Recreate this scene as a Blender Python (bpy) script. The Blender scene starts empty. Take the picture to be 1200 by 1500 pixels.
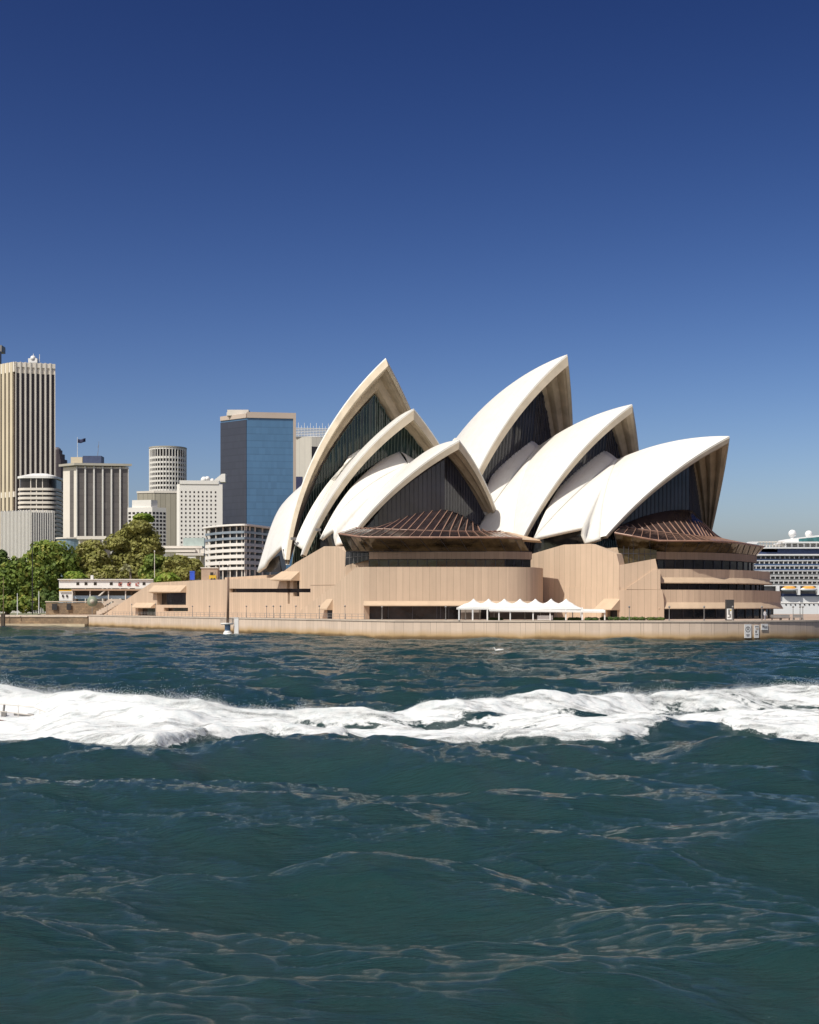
import bpy, bmesh, math, random
import numpy as np
from mathutils import Vector, Matrix
R_ = math.radians
random.seed(7); rng = np.random.default_rng(7)
S = bpy.context.scene
COL = S.collection

# ------------------------------------------------------------------ camera
CAM_H = 5.6; FPX = 2000.0; CX = 600.0; HY = 890.0
cam_data = bpy.data.cameras.new('camera'); cam = bpy.data.objects.new('camera', cam_data); COL.objects.link(cam)
cam.location = (0, 0, CAM_H); cam.rotation_euler = (R_(90), 0, 0)
cam_data.sensor_fit = 'HORIZONTAL'; cam_data.sensor_width = 36.0
cam_data.lens = 36.0 * FPX / 1200.0
cam_data.shift_y = (HY - 750.0) / 1200.0
cam_data.clip_start = 0.5; cam_data.clip_end = 60000
S.camera = cam

# ------------------------------------------------------------------ light
SUN_EL = 52.0; SUN_ALPHA = 42.0           # alpha: degrees to the left of straight behind the camera
sun_vec = Vector((-math.sin(R_(SUN_ALPHA)) * math.cos(R_(SUN_EL)), -math.cos(R_(SUN_ALPHA)) * math.cos(R_(SUN_EL)), math.sin(R_(SUN_EL))))
sl = bpy.data.lights.new('sun', 'SUN'); so = bpy.data.objects.new('sun', sl); COL.objects.link(so)
sl.energy = 4.35; sl.angle = R_(0.55); sl.color = (1.0, 0.955, 0.87)
so.rotation_euler = (-sun_vec).to_track_quat('-Z', 'Y').to_euler(); so.location = (-60, -60, 120)
W = bpy.data.worlds.new('World'); S.world = W; W.use_nodes = True
wn = W.node_tree; wn.nodes.clear()
sky = wn.nodes.new('ShaderNodeTexSky'); sky.sky_type = 'NISHITA'; sky.sun_disc = False
sky.sun_elevation = R_(SUN_EL); sky.sun_rotation = math.atan2(sun_vec.x, sun_vec.y)
sky.air_density = 0.6; sky.dust_density = 2.0; sky.ozone_density = 1.0; sky.altitude = 0
bg = wn.nodes.new('ShaderNodeBackground'); bg.inputs[1].default_value = 0.1
out = wn.nodes.new('ShaderNodeOutputWorld')
# a polarised, deep blue sky: each channel of the Nishita sky through its own power curve
se = wn.nodes.new('ShaderNodeSeparateColor'); mu = wn.nodes.new('ShaderNodeCombineColor'); wn.links.new(sky.outputs[0], se.inputs[0])
for i_, (g_, k_) in enumerate(((2.615, 0.2714), (2.391, 0.214), (1.913, 0.2965))):
    pw_ = wn.nodes.new('ShaderNodeMath'); pw_.operation = 'POWER'; pw_.inputs[1].default_value = g_
    ml_ = wn.nodes.new('ShaderNodeMath'); ml_.operation = 'MULTIPLY'; ml_.inputs[1].default_value = k_
    wn.links.new(se.outputs[i_], pw_.inputs[0]); wn.links.new(pw_.outputs[0], ml_.inputs[0]); wn.links.new(ml_.outputs[0], mu.inputs[i_])
cl = wn.nodes.new('ShaderNodeMixRGB'); cl.blend_type = 'DARKEN'; cl.inputs[0].default_value = 1.0; cl.inputs[2].default_value = (9, 9, 9, 1)
hs = wn.nodes.new('ShaderNodeHueSaturation'); hs.inputs['Hue'].default_value = 0.498; hs.inputs['Saturation'].default_value = 1.01
wn.links.new(mu.outputs[0], hs.inputs['Color']); wn.links.new(hs.outputs[0], cl.inputs[1]); wn.links.new(cl.outputs[0], bg.inputs[0]); wn.links.new(bg.outputs[0], out.inputs[0])
S.view_settings.view_transform = 'Standard'; S.view_settings.look = 'None'
S.view_settings.exposure = 0.0; S.view_settings.gamma = 1.0
S.cycles.max_bounces = 6; S.cycles.transparent_max_bounces = 8
S.cycles.use_denoising = True

# ------------------------------------------------------------------ helpers
def at(px, y, D):
    return Vector(((px - CX) / FPX * D, D, CAM_H + (HY - y) / FPX * D))
def pl(px, D):
    return Vector(((px - CX) / FPX * D, D))
def zat(y, D): return CAM_H + (HY - y) / FPX * D

class MB:
    """collects verts and faces, links them as one mesh object; faces get uv in metres (u along the face, v up)"""
    def __init__(s): s.v = []; s.f = []; s.mi = []; s.sm = []
    def add(s, verts, faces, mi=0, smooth=False):
        o = len(s.v); s.v += [tuple(p) for p in verts]
        for f in faces: s.f.append([i + o for i in f]); s.mi.append(mi); s.sm.append(smooth)
        return s
    def box(s, c, d, rz=0.0, mi=0):
        x, y, z = d[0] / 2, d[1] / 2, d[2] / 2; ca, sa = math.cos(rz), math.sin(rz)
        P = []
        for sz in (-1, 1):
            for sx, sy in ((-1, -1), (1, -1), (1, 1), (-1, 1)):
                px, py = sx * x, sy * y
                P.append((c[0] + px * ca - py * sa, c[1] + px * sa + py * ca, c[2] + sz * z))
        return s.add(P, [(3, 2, 1, 0), (4, 5, 6, 7), (0, 1, 5, 4), (1, 2, 6, 5), (2, 3, 7, 6), (3, 0, 4, 7)], mi)
    def prism(s, poly, z0, z1, mi=0):
        poly = [(p[0], p[1]) for p in poly]
        n = len(poly); area = sum(poly[i][0] * poly[(i + 1) % n][1] - poly[(i + 1) % n][0] * poly[i][1] for i in range(n))
        if area < 0: poly = poly[::-1]
        g = lambda z, i: z[i] if isinstance(z, (list, tuple)) else z
        P = [(p[0], p[1], z0) for p in poly] + [(p[0], p[1], z1) for p in poly]
        F = [tuple(range(n - 1, -1, -1)), tuple(range(n, 2 * n))] + [(i, (i + 1) % n, n + (i + 1) % n, n + i) for i in range(n)]
        return s.add(P, F, mi)
    def extrude(s, pts, vec, mi=0):
        """closed 3d outline extruded along vec"""
        n = len(pts); pts = [Vector(p) for p in pts]; vec = Vector(vec)
        nrm = Vector((0, 0, 0))
        for i in range(n): nrm += pts[i].cross(pts[(i + 1) % n])
        if nrm.dot(vec) > 0: pts = pts[::-1]
        P = pts + [p + vec for p in pts]
        F = [tuple(range(n)), tuple(range(2 * n - 1, n - 1, -1))] + [((i + 1) % n, i, n + i, n + (i + 1) % n) for i in range(n)]
        return s.add(P, F, mi)
    def tube(s, a, b, r0, r1=None, n=8, mi=0, cap=True):
        a = Vector(a); b = Vector(b); r1 = r0 if r1 is None else r1
        d = (b - a).normalized(); u = d.orthogonal().normalized(); w = d.cross(u)
        P = []
        for p, r in ((a, r0), (b, r1)):
            for i in range(n):
                t = 2 * math.pi * i / n; P.append(p + u * (math.cos(t) * r) + w * (math.sin(t) * r))
        F = [(i, (i + 1) % n, n + (i + 1) % n, n + i) for i in range(n)]
        if cap: F += [tuple(range(n - 1, -1, -1)), tuple(range(n, 2 * n))]
        o = len(s.v); s.add(P, F, mi, n > 6)
        return s
    def grid(s, G, mi=0, smooth=True, flip=False):
        """G[i][j] points"""
        n = len(G); m = len(G[0]); P = [p for row in G for p in row]
        F = []
        for i in range(n - 1):
            for j in range(m - 1):
                q = (i * m + j, i * m + j + 1, (i + 1) * m + j + 1, (i + 1) * m + j)
                F.append(q[::-1] if flip else q)
        return s.add(P, F, mi, smooth)
    def ball(s, c, r, n=10, m=8, mi=0, sq=(1, 1, 1)):
        P = []; F = []
        for i in range(m + 1):
            ph = math.pi * i / m
            for j in range(n):
                th = 2 * math.pi * j / n
                P.append((c[0] + sq[0] * r * math.sin(ph) * math.cos(th), c[1] + sq[1] * r * math.sin(ph) * math.sin(th), c[2] + sq[2] * r * math.cos(ph)))
        for i in range(m):
            for j in range(n): F.append((i * n + j, (i + 1) * n + j, (i + 1) * n + (j + 1) % n, i * n + (j + 1) % n))
        return s.add(P, F, mi, True)
    def mesh(s, name, mats):
        me = bpy.data.meshes.new(name); me.from_pydata([tuple(v) for v in s.v], [], s.f); me.update()
        for m in (mats if isinstance(mats, (list, tuple)) else [mats]): me.materials.append(m)
        me.polygons.foreach_set('material_index', s.mi); me.polygons.foreach_set('use_smooth', s.sm)
        uv = me.uv_layers.new(name='UVMap'); buf = np.zeros(len(me.loops) * 2)
        for p in me.polygons:
            n = p.normal
            if abs(n.z) > 0.95: ua = Vector((1, 0, 0)); va = Vector((0, 1, 0))
            else:
                ua = Vector((-n.y, n.x, 0)).normalized(); va = n.cross(ua)
            for li in p.loop_indices:
                co = me.vertices[me.loops[li].vertex_index].co
                buf[2 * li] = co.dot(ua); buf[2 * li + 1] = co.dot(va)
        uv.data.foreach_set('uv', buf)
        return me
    def build(s, name, mats, parent=None):
        return link(name, s.mesh(name, mats), parent)

def link(name, me, parent=None, loc=None):
    o = bpy.data.objects.new(name, me); COL.objects.link(o)
    if parent is not None:
        o.parent = parent
        base = Vector(parent.get('_base', (0, 0, 0)))
        o.location = -base if loc is None else Vector(loc)
        o['_base'] = (0.0, 0.0, 0.0)
    elif loc is not None: o.location = loc
    return o
def tag(o, label, cat, group=None, kind=None):
    o['label'] = label; o['category'] = cat
    if group: o['group'] = group
    if kind: o['kind'] = kind
    return o
def thing(name, label, cat, base=(0, 0, 0), group=None, local=False):
    """an Empty at the thing's base; with local=False its parts are given in world coordinates"""
    o = bpy.data.objects.new(name, None); COL.objects.link(o); o.location = base
    o['_base'] = (0.0, 0.0, 0.0) if local else tuple(float(c) for c in base)
    o.empty_display_size = 0.5
    return tag(o, label, cat, group)
def struct(o): o['kind'] = 'structure'; return o
def copy_tree(o, parent=None):
    c = o.copy(); COL.objects.link(c)
    if parent is not None: c.parent = parent
    for ch in list(o.children): copy_tree(ch, c)
    return c

# ------------------------------------------------------------------ materials
class NT:
    def __init__(s, name):
        s.m = bpy.data.materials.new(name); s.m.use_nodes = True; s.t = s.m.node_tree
        s.b = s.t.nodes['Principled BSDF']
    def n(s, typ, **kw):
        x = s.t.nodes.new('ShaderNode' + typ)
        for k, v in kw.items():
            if k.startswith('i_'):
                k = k[2:]; x.inputs[int(k) if k.isdigit() else k.replace('_', ' ')].default_value = v
            else: setattr(x, k, v)
        return x
    def l(s, a, b): s.t.links.new(a, b)
    def math(s, op, a, b=None, clamp=False):
        x = s.n('Math', operation=op, use_clamp=clamp)
        for i, v in enumerate((a, b)):
            if v is None: continue
            if isinstance(v, (int, float)): x.inputs[i].default_value = v
            else: s.l(v, x.inputs[i])
        return x.outputs[0]
    def mix(s, f, a, b, mode='MIX'):
        x = s.n('MixRGB', blend_type=mode)
        for i, v in enumerate((f, a, b)):
            if isinstance(v, (int, float)): x.inputs[i].default_value = v
            elif isinstance(v, tuple): x.inputs[i].default_value = (*v, 1) if len(v) == 3 else v
            else: s.l(v, x.inputs[i])
        return x.outputs[0]
    def ramp(s, f, stops):
        x = s.n('ValToRGB'); e = x.color_ramp.elements
        while len(e) < len(stops): e.new(0.5)
        for i, (p, c) in enumerate(stops):
            e[i].position = p; e[i].color = (*c, 1) if isinstance(c, tuple) else (c, c, c, 1)
        s.l(f, x.inputs[0]); return x.outputs[0]
    def noise(s, vec, scale, detail=4, rough=0.55):
        x = s.n('TexNoise', i_Scale=scale, i_Detail=detail, i_Roughness=rough)
        if vec is not None: s.l(vec, x.inputs['Vector'])
        return x.outputs['Fac']
    def pos(s):
        return s.n('NewGeometry').outputs['Position']
    def uv(s): return s.n('UVMap').outputs[0]
    def scalev(s, v, sc):
        x = s.n('Mapping'); x.inputs['Scale'].default_value = sc; s.l(v, x.inputs['Vector']); return x.outputs[0]
    def bump(s, h, dist, strength=1.0):
        x = s.n('Bump', i_Strength=strength, i_Distance=dist); s.l(h, x.inputs['Height']); s.l(x.outputs[0], s.b.inputs['Normal'])
    def col(s, c): s.l(c, s.b.inputs['Base Color'])
    def set(s, **kw):
        for k, v in kw.items(): s.b.inputs[k.replace('_', ' ')].default_value = v
        return s

def plain(name, c, rough=0.6, var=0.12, scale=0.6, metal=0.0, spec=0.5):
    t = NT(name); n = t.noise(t.pos(), scale, 5)
    lo = tuple(max(0, x * (1 - var)) for x in c); hi = tuple(min(1, x * (1 + var)) for x in c)
    t.col(t.ramp(n, [(0.3, lo), (0.7, hi)])); t.set(Roughness=rough, Metallic=metal)
    t.b.inputs['Specular IOR Level'].default_value = spec
    return t.m

def panelled(name, c, pw=1.2, joint=0.05, var=0.10, streak=0.16, rough=0.85, stain=None, hj=None, jd=0.55):
    """concrete of vertical precast panels: per panel tint, thin joints, rain streaks (uv in metres)"""
    t = NT(name); uv = t.uv(); sp = t.n('SeparateXYZ'); t.l(uv, sp.inputs[0])
    u = t.math('DIVIDE', sp.outputs[0], pw); fl = t.math('FLOOR', u); fr = t.math('FRACT', u)
    wnn = t.n('TexWhiteNoise', noise_dimensions='1D'); t.l(fl, wnn.inputs['W'])
    tint = t.ramp(wnn.outputs['Value'], [(0.0, tuple(x * (1 - var) for x in c)), (1.0, tuple(x * (1 + var) for x in c))])
    st = t.noise(t.scalev(uv, (0.9, 0.07, 1)), 1.6, 5, 0.6)
    tint = t.mix(t.ramp(st, [(0.42, 0.0), (0.75, streak)]), tint, tuple(x * 0.55 for x in c))
    gr = t.noise(t.pos(), 0.35, 6, 0.6)
    tint = t.mix(t.ramp(gr, [(0.4, 0.0), (0.8, 0.22)]), tint, tuple(x * 0.72 for x in c))
    jn = t.math('LESS_THAN', fr, joint / pw)
    tint = t.mix(t.math('MULTIPLY', jn, jd), tint, tuple(x * 0.35 for x in c))
    if stain:
        ps = t.n('SeparateXYZ'); t.l(t.pos(), ps.inputs[0])
        zz = t.math('ADD', ps.outputs[2], t.math('MULTIPLY', t.math('SUBTRACT', t.noise(t.pos(), 0.25, 5), 0.5), 1.1))
        z2 = t.n('MapRange'); z2.inputs[1].default_value = stain[0]; z2.inputs[2].default_value = stain[1]; t.l(zz, z2.inputs[0])
        tint = t.mix(t.ramp(z2.outputs[0], [(0.0, 0.95), (0.3, 0.9), (0.5, 0.6), (0.8, 0.0)]), tint,
                     t.ramp(z2.outputs[0], [(0.0, (0.05, 0.035, 0.015)), (0.2, (0.16, 0.10, 0.04)), (0.36, (0.46, 0.30, 0.13)), (0.7, (0.56, 0.40, 0.24))]))
    t.col(tint); t.set(Roughness=rough); t.b.inputs['Specular IOR Level'].default_value = 0.25
    t.bump(t.noise(t.pos(), 4.0, 6), 0.03, 0.35)
    return t.m

def glassy(name, c, rough=0.06, spec=0.6, var=0.4, scale=0.25, stripes=None):
    t = NT(name); n = t.noise(t.pos(), scale, 4)
    cc = t.ramp(n, [(0.35, tuple(x * (1 - var) for x in c)), (0.7, tuple(x * (1 + var) for x in c))])
    t.col(cc); t.set(Roughness=rough); t.b.inputs['Specular IOR Level'].default_value = spec
    t.bump(t.noise(t.pos(), 0.6, 2), 0.02, 0.5)
    return t.m

M = {}
CONC = (0.59, 0.447, 0.325)
M['podium'] = panelled('podium_concrete', CONC, pw=1.25, streak=0.2, var=0.065, jd=0.55, joint=0.06)
M['podium_top'] = plain('podium_paving', (0.45, 0.34, 0.26), 0.9, 0.15, 0.4)
M['sill'] = plain('sill_concrete', (0.55, 0.415, 0.29), 0.85, 0.08, 0.5, spec=0.25)
M['seawall'] = panelled('seawall_concrete', (0.66, 0.53, 0.42), pw=1.72, streak=0.16, var=0.07, joint=0.08, stain=(-0.1, 2.3), jd=0.55)
M['coping'] = plain('coping_stone', (0.55, 0.46, 0.37), 0.85, 0.12, 0.5)
M['rim'] = plain('edge_beam_concrete', (0.60, 0.51, 0.385), 0.8, 0.14, 0.35, spec=0.25)
M['vault'] = plain('rib_concrete', (0.47, 0.38, 0.27), 0.85, 0.22, 0.3, spec=0.2)
# shell tiles: chevron lids between ribs, faint
t = NT('shell_tiles'); uv = t.uv(); sp = t.n('SeparateXYZ'); t.l(uv, sp.inputs[0])
a = t.math('FRACT', t.math('MULTIPLY', sp.outputs[0], 1.0)); ja = t.math('LESS_THAN', a, 0.05)
chev = t.math('ABSOLUTE', t.math('SUBTRACT', a, 0.5))
b = t.math('FRACT', t.math('ADD', sp.outputs[1], t.math('MULTIPLY', chev, 1.2))); jb = t.math('LESS_THAN', b, 0.06)
j = t.math('MAXIMUM', ja, jb)
base = t.ramp(t.noise(t.pos(), 0.5, 5), [(0.3, (0.74, 0.72, 0.66)), (0.7, (0.80, 0.78, 0.725))])
base = t.mix(t.math('MULTIPLY', j, 0.22), base, (0.6, 0.53, 0.42))
st = t.noise(t.scalev(t.pos(), (0.6, 0.6, 0.12)), 0.7, 5, 0.6)
base = t.mix(t.ramp(st, [(0.5, 0.0), (0.8, 0.10)]), base, (0.66, 0.60, 0.50))
t.col(base); t.set(Roughness=0.38); t.b.inputs['Specular IOR Level'].default_value = 0.4
M['tile'] = t.m
M['glass'] = glassy('dark_foyer_glass', (0.034, 0.035, 0.050), 0.08, 0.55)
M['glass_green'] = glassy('green_foyer_glass', (0.024, 0.042, 0.036), 0.08, 0.5)
M['mullion_green'] = plain('green_mullion', (0.13, 0.17, 0.14), 0.5)
M['mullion'] = plain('dark_mullion', (0.05, 0.05, 0.062), 0.5)
M['bronze'] = plain('bronze_mullion', (0.36, 0.21, 0.15), 0.45, 0.25, 0.5)
M['bronze_glass'] = glassy('bronze_glass', (0.042, 0.029, 0.027), 0.12, 0.5)
M['amber_glass'] = glassy('amber_glass', (0.085, 0.062, 0.030), 0.10, 0.5, 0.8, 0.22)
M['fascia'] = panelled('fascia_concrete', (0.40, 0.29, 0.21), pw=0.9, streak=0.2, var=0.06)
M['window'] = glassy('window_glass', (0.022, 0.023, 0.026), 0.07, 0.5, 0.7, 0.35)
M['white'] = plain('white_paint', (0.80, 0.79, 0.76), 0.5, 0.05, 0.4)
M['fabric'] = plain('white_fabric', (0.82, 0.81, 0.77), 0.8, 0.03, 0.4)
M['black'] = plain('black_metal', (0.02, 0.02, 0.022), 0.5)
M['steel'] = plain('grey_steel', (0.23, 0.22, 0.21), 0.5)

# ------------------------------------------------------------------ plan lines
W1 = Vector((-3.6, 241.0)); WD = Vector((-0.4917, 0.8707)); WN = Vector((0.8707, 0.4917))   # east quay: start, direction inland, direction to the building
def wall_pt(px, off, y=None):
    k = (px - CX) / FPX; b = W1 + WN * off
    s = (b.x - k * b.y) / (k * WD.y - WD.x)
    p = b + WD * s
    return p if y is None else Vector((p.x, p.y, zat(y, p.y)))
def offs(poly, d):
    out_ = []
    n = len(poly)
    for i, p in enumerate(poly):
        t = (Vector(poly[min(i + 1, n - 1)]) - Vector(poly[max(i - 1, 0)])).normalized()
        out_.append(Vector((p[0] - t.y * d, p[1] + t.x * d)))
    return out_
def resample(poly, step):
    o = [Vector(poly[0])]
    for a, b in zip(poly[:-1], poly[1:]):
        a = Vector(a); b = Vector(b); k = max(1, int(round((b - a).length / step)))
        for i in range(1, k + 1): o.append(a.lerp(b, i / k))
    return o
def smooth(poly, k=2):
    P = [Vector(p) for p in poly]
    for _ in range(k):
        Q = [P[0]]
        for a, b in zip(P[:-1], P[1:]): Q += [a.lerp(b, .25), a.lerp(b, .75)]
        Q.append(P[-1]); P = Q
    return P
def band(mb, poly, z0, z1, thick, mi=0):
    inn = offs(poly, thick)
    mb.prism([tuple(p) for p in poly] + [tuple(p) for p in inn[::-1]], z0, z1, mi); return mb
def hood(mb, poly, z0, z1, proud, back=0.5, mi=0):
    """sloping sill: its top on the wall line, its lower lip standing proud"""
    o = offs(poly, -proud); b = offs(poly, back)
    G = [[(p.x, p.y, z1) for p in b], [(p.x, p.y, z1) for p in offs(poly, 0.0)], [(p.x, p.y, z0 + .18) for p in o], [(p.x, p.y, z0) for p in o], [(p.x, p.y, z0) for p in b]]
    mb.grid(G, mi, smooth=False)
    for i in (0, -1):
        q = [G[k][i] for k in range(5)]
        mb.add(q, [(0, 1, 2, 3, 4) if i == 0 else (4, 3, 2, 1, 0)], mi)
    return mb

# ------------------------------------------------------------------ the ground, promenade and quay
quay = [wall_pt(130, 0), wall_pt(548, 0), pl(570, 241)] + [pl(*q) for q in ((640, 239), (720, 236), (800, 233), (880, 230.5), (950, 229), (1000, 228.8), (1050, 229.5), (1110, 232), (1160, 236), (1210, 241.5), (1290, 256), (1380, 290), (1430, 350))]
quay = [Vector(q) for q in quay]; quay = quay[:2] + smooth(quay[2:], 2)
QZ = 3.4
mb = MB(); inn = [tuple(p) for p in offs(quay, 1.0)]
mb.prism(inn + [(150, 470), (-30, 560), (-128, 470), (-99, 408)], 0.5, QZ - 0.05)
struct(mb.build('promenade', M['podium_top']))
sw = thing('sea_wall', 'beige concrete quay wall with vertical joints and brown tide stain along the promenade edge', 'sea wall', (0, 240, 0))
mb = MB(); fine = resample(quay[:2], 6) + resample(quay[2:], 3)
band(mb, fine, -1.5, QZ - 0.28, 1.2); mb.build('wall_face', M['seawall'], sw)
mb = MB(); band(mb, offs(fine, -0.12), QZ - 0.275, QZ, 1.5); mb.build('coping', M['coping'], sw)
tide = MB(); lo = offs(fine, -0.10); band(tide, lo, -1.5, 0.05, 0.09)
tide.build('tide_ledge', plain('tidal_weed', (0.075, 0.052, 0.025), 0.95, 0.5, 1.2), sw)

# ------------------------------------------------------------------ opera house
OH = thing('opera_house', 'sand coloured concert hall with two rows of white sail shaped roof shells on the point', 'concert hall', (20, 285, QZ))
class Hall:
    def __init__(s, ox, oy, phi):
        s.o = Vector((ox, oy)); s.n = Vector((math.sin(phi), -math.cos(phi))); s.e = Vector((-math.cos(phi), -math.sin(phi)))
    def w(s, a, b, z):
        p = s.o + s.n * a + s.e * b; return Vector((p.x, p.y, z))
    def loc(s, p):
        d = Vector((p[0], p[1])) - s.o; return d.dot(s.n), d.dot(s.e)
    def plane(s, px, y, b):
        k = (px - CX) / FPX; q = s.o + s.e * b
        a = -(q.x - k * q.y) / (s.n.x - k * s.n.y); p = q + s.n * a
        return Vector((a, b, zat(y, p.y)))
HJ = Hall(3.865, 287.4, 0.466); HC = Hall(51.497, 284.078, 0.860)

class Shell:
    def __init__(s, hall, F, P, C, R, ang):
        s.h = hall; s.F = np.array(F, float); s.P = np.array(P, float); s.C = np.array(C, float); s.R = R
        s.fd = (s.F - s.C) / np.linalg.norm(s.F - s.C); s.ang = R_(ang)
    def ridge(s, t, th):
        R = s.R - t; r = math.sqrt(R * R - s.C[1] ** 2)
        a0 = math.atan2(s.P[2] - s.C[2], s.P[0] - s.C[0]); a = a0 + s.ang * (1 - th)
        return np.array([s.C[0] + r * math.cos(a), 0, s.C[2] + r * math.sin(a)])
    def pt(s, u, v, t=0.0):
        """u 0 rear rib .. 1 mouth rib; v 0 foot .. 1 ridge; t depth below the tiles"""
        d = (s.ridge(t, u) - s.C) / (s.R - t); w = math.acos(max(-1, min(1, float(d @ s.fd))))
        q = (math.sin((1 - v) * w) * s.fd + math.sin(v * w) * d) / math.sin(w)
        return s.C + (s.R - t) * q
    def wp(s, p, sg): return s.h.w(p[0], p[1] * sg, p[2])
    def under(s, a, b, t=1.6):
        q = (s.R - t) ** 2 - (a - s.C[0]) ** 2 - (abs(b) - s.C[1]) ** 2
        return s.C[2] + math.sqrt(max(q, 0.01))

def shell_mesh_uv(o, uvs):
    l = o.data.uv_layers[0].data
    for p in o.data.polygons:
        for li in p.loop_indices: l[li].uv = uvs[o.data.loops[li].vertex_index]

def build_shell(sh, nribs, rim=2.2, v0=0.05):
    NU, NV = 40, 36
    us = [i / NU for i in range(NU + 1)]; vs = [v0 + (1 - v0) * i / NV for i in range(NV + 1)]
    mb = MB(); uvs = []
    for sg in (1, -1):
        G = [[sh.wp(sh.pt(u, v), sg) for v in vs] for u in us]
        mb.grid(G, 0, True, flip=(sg > 0))
        uvs += [(u * nribs, v * 24) for u in us for v in vs]
        lip = [[sh.wp(sh.pt(u, v, 0), sg) for v in vs] for u in (1.0,)] + [[sh.wp(sh.pt(1.0, v, 0.28), sg) for v in vs]]
        mb.grid(lip, 0, False, flip=(sg > 0)); uvs += [(0.5, 0.5)] * (2 * len(vs))
        back = [[sh.wp(sh.pt(0.0, v, 0.9), sg) for v in vs], [sh.wp(sh.pt(0.0, v, 0), sg) for v in vs]]
        mb.grid(back, 0, False, flip=(sg > 0)); uvs += [(0.5, 0.5)] * (2 * len(vs))
    o = mb.build('roof_shell', M['tile'], OH); shell_mesh_uv(o, uvs)
    # ribbed underside: saw-tooth ribs fanning from the foot
    mb = MB(); NR = nribs; K = 4
    for sg in (1, -1):
        rows = []
        for i in range(NR):
            for k in range(K + 1):
                f = k / K; u = (i + f * 0.999) / NR
                dep = 0.95 + 0.95 * (1 - abs(2 * f - 1) ** 1.6)
                rows.append([sh.wp(sh.pt(min(u, 0.985), v, dep * (0.35 + 0.65 * v)), sg) for v in vs])
        mb.grid(rows, 0, False, flip=(sg < 0))
    mb.build('rib_vault', M['vault'], o)
    # edge beam round the mouth
    mb = MB()
    for sg in (1, -1):
        du = 1.3 / (sh.R * sh.ang)
        prof = [(1.0, 0.28), (1.0 + 0.002, 0.30), (1.0 - 0.1 * du, rim), (1 - du, rim), (1 - du, 0.6)]
        rows = [[sh.wp(sh.pt(u, v, t_ * (0.5 + 0.5 * v) if t_ > 1 else t_), sg) for v in vs] for u, t_ in prof]
        mb.grid(rows, 0, False, flip=(sg > 0))
        for i, v in enumerate(vs[3::6]):      # joint grooves read as slim raised collars
            pass
    mb.build('edge_beam', M['rim'], o)
    return o

def bez_arc(a, b, bulge, n=20):
    """curve from a to b lifted by bulge (a vector) in the middle"""
    a = Vector(a); b = Vector(b); bulge = Vector(bulge)
    return [a.lerp(b, i / n) + bulge * (4 * (i / n) * (1 - i / n)) for i in range(n + 1)]

def patch(name, c0, c1, bulge, sg, hall, parent, mat, us=None, uvk=(6, 10), bottom=None, thick=0.7):
    """skin between two curves that run upward; bottom: (u, point) stations the lower edge is pulled to"""
    mb = MB(); uvs = []; us = us or [i / 14 for i in range(15)]
    L = len(c0); G = []; c0 = [Vector(p) for p in c0]; c1 = [Vector(p) for p in c1]
    for u in us:
        row = []; pull = Vector((0, 0, 0))
        if bottom:
            for (ua, pa), (ub, pb) in zip(bottom[:-1], bottom[1:]):
                if ua <= u <= ub + 1e-9: pull = Vector(pa).lerp(Vector(pb), (u - ua) / (ub - ua)) - c0[0].lerp(c1[0], u)
        for k in range(L):
            w = k / (L - 1)
            p = c0[k].lerp(c1[k], u) + Vector(bulge) * (4 * u * (1 - u) * (0.25 + 0.75 * w)) + pull * max(0, 1 - w * 1.6) ** 1.7
            row.append(hall.w(p.x, p.y * sg, p.z))
        G.append(row)
    mb.grid(G, 0, True, flip=(sg < 0))
    uvs = [(u * uvk[0], k / (L - 1) * uvk[1]) for u in us for k in range(L)]
    o = mb.build(name, mat, parent); shell_mesh_uv(o, uvs)
    s = o.modifiers.new('thickness', 'SOLIDIFY'); s.thickness = thick; s.offset = -1
    return o

SH = {
 'JA': Shell(HJ, (-25.85, 22.3, 13.5), (-20.54, 0, 61.51), (16.19, -31.15, 13.5), 68, 23),
 'JB': Shell(HJ, (-16.09, 22.72, 15.0), (-6.55, 0, 48.35), (-4.88, -41.02, -5.86), 68, 24.0),
 'JC': Shell(HJ, (0, 19.24, 18.3), (13.76, 0, 39.35), (9.25, -38.38, -16.6), 68, 23.6),
 'CA': Shell(HC, (-37.88, 23.32, 14.0), (-22.43, 0, 61.0), (-12.0, -48.17, 1.84), 77, 34),
 'CB': Shell(HC, (-18.4, 25.02, 16.0), (-5.95, 0, 48.52), (-0.49, -43.14, -15.03), 77, 22.6),
 'CC': Shell(HC, (0, 21.66, 18.3), (16.62, 0, 39.93), (10.29, -41.39, -24.7), 77, 23.4),
}
shell_obj = {k: build_shell(s, {'JA': 5, 'JB': 5, 'JC': 6, 'CA': 10, 'CB': 7, 'CC': 9}[k], {'JA': 2.1, 'JB': 1.9, 'JC': 1.5, 'CA': 1.9, 'CB': 1.5, 'CC': 1.15}[k]) for k, s in SH.items()}

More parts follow.
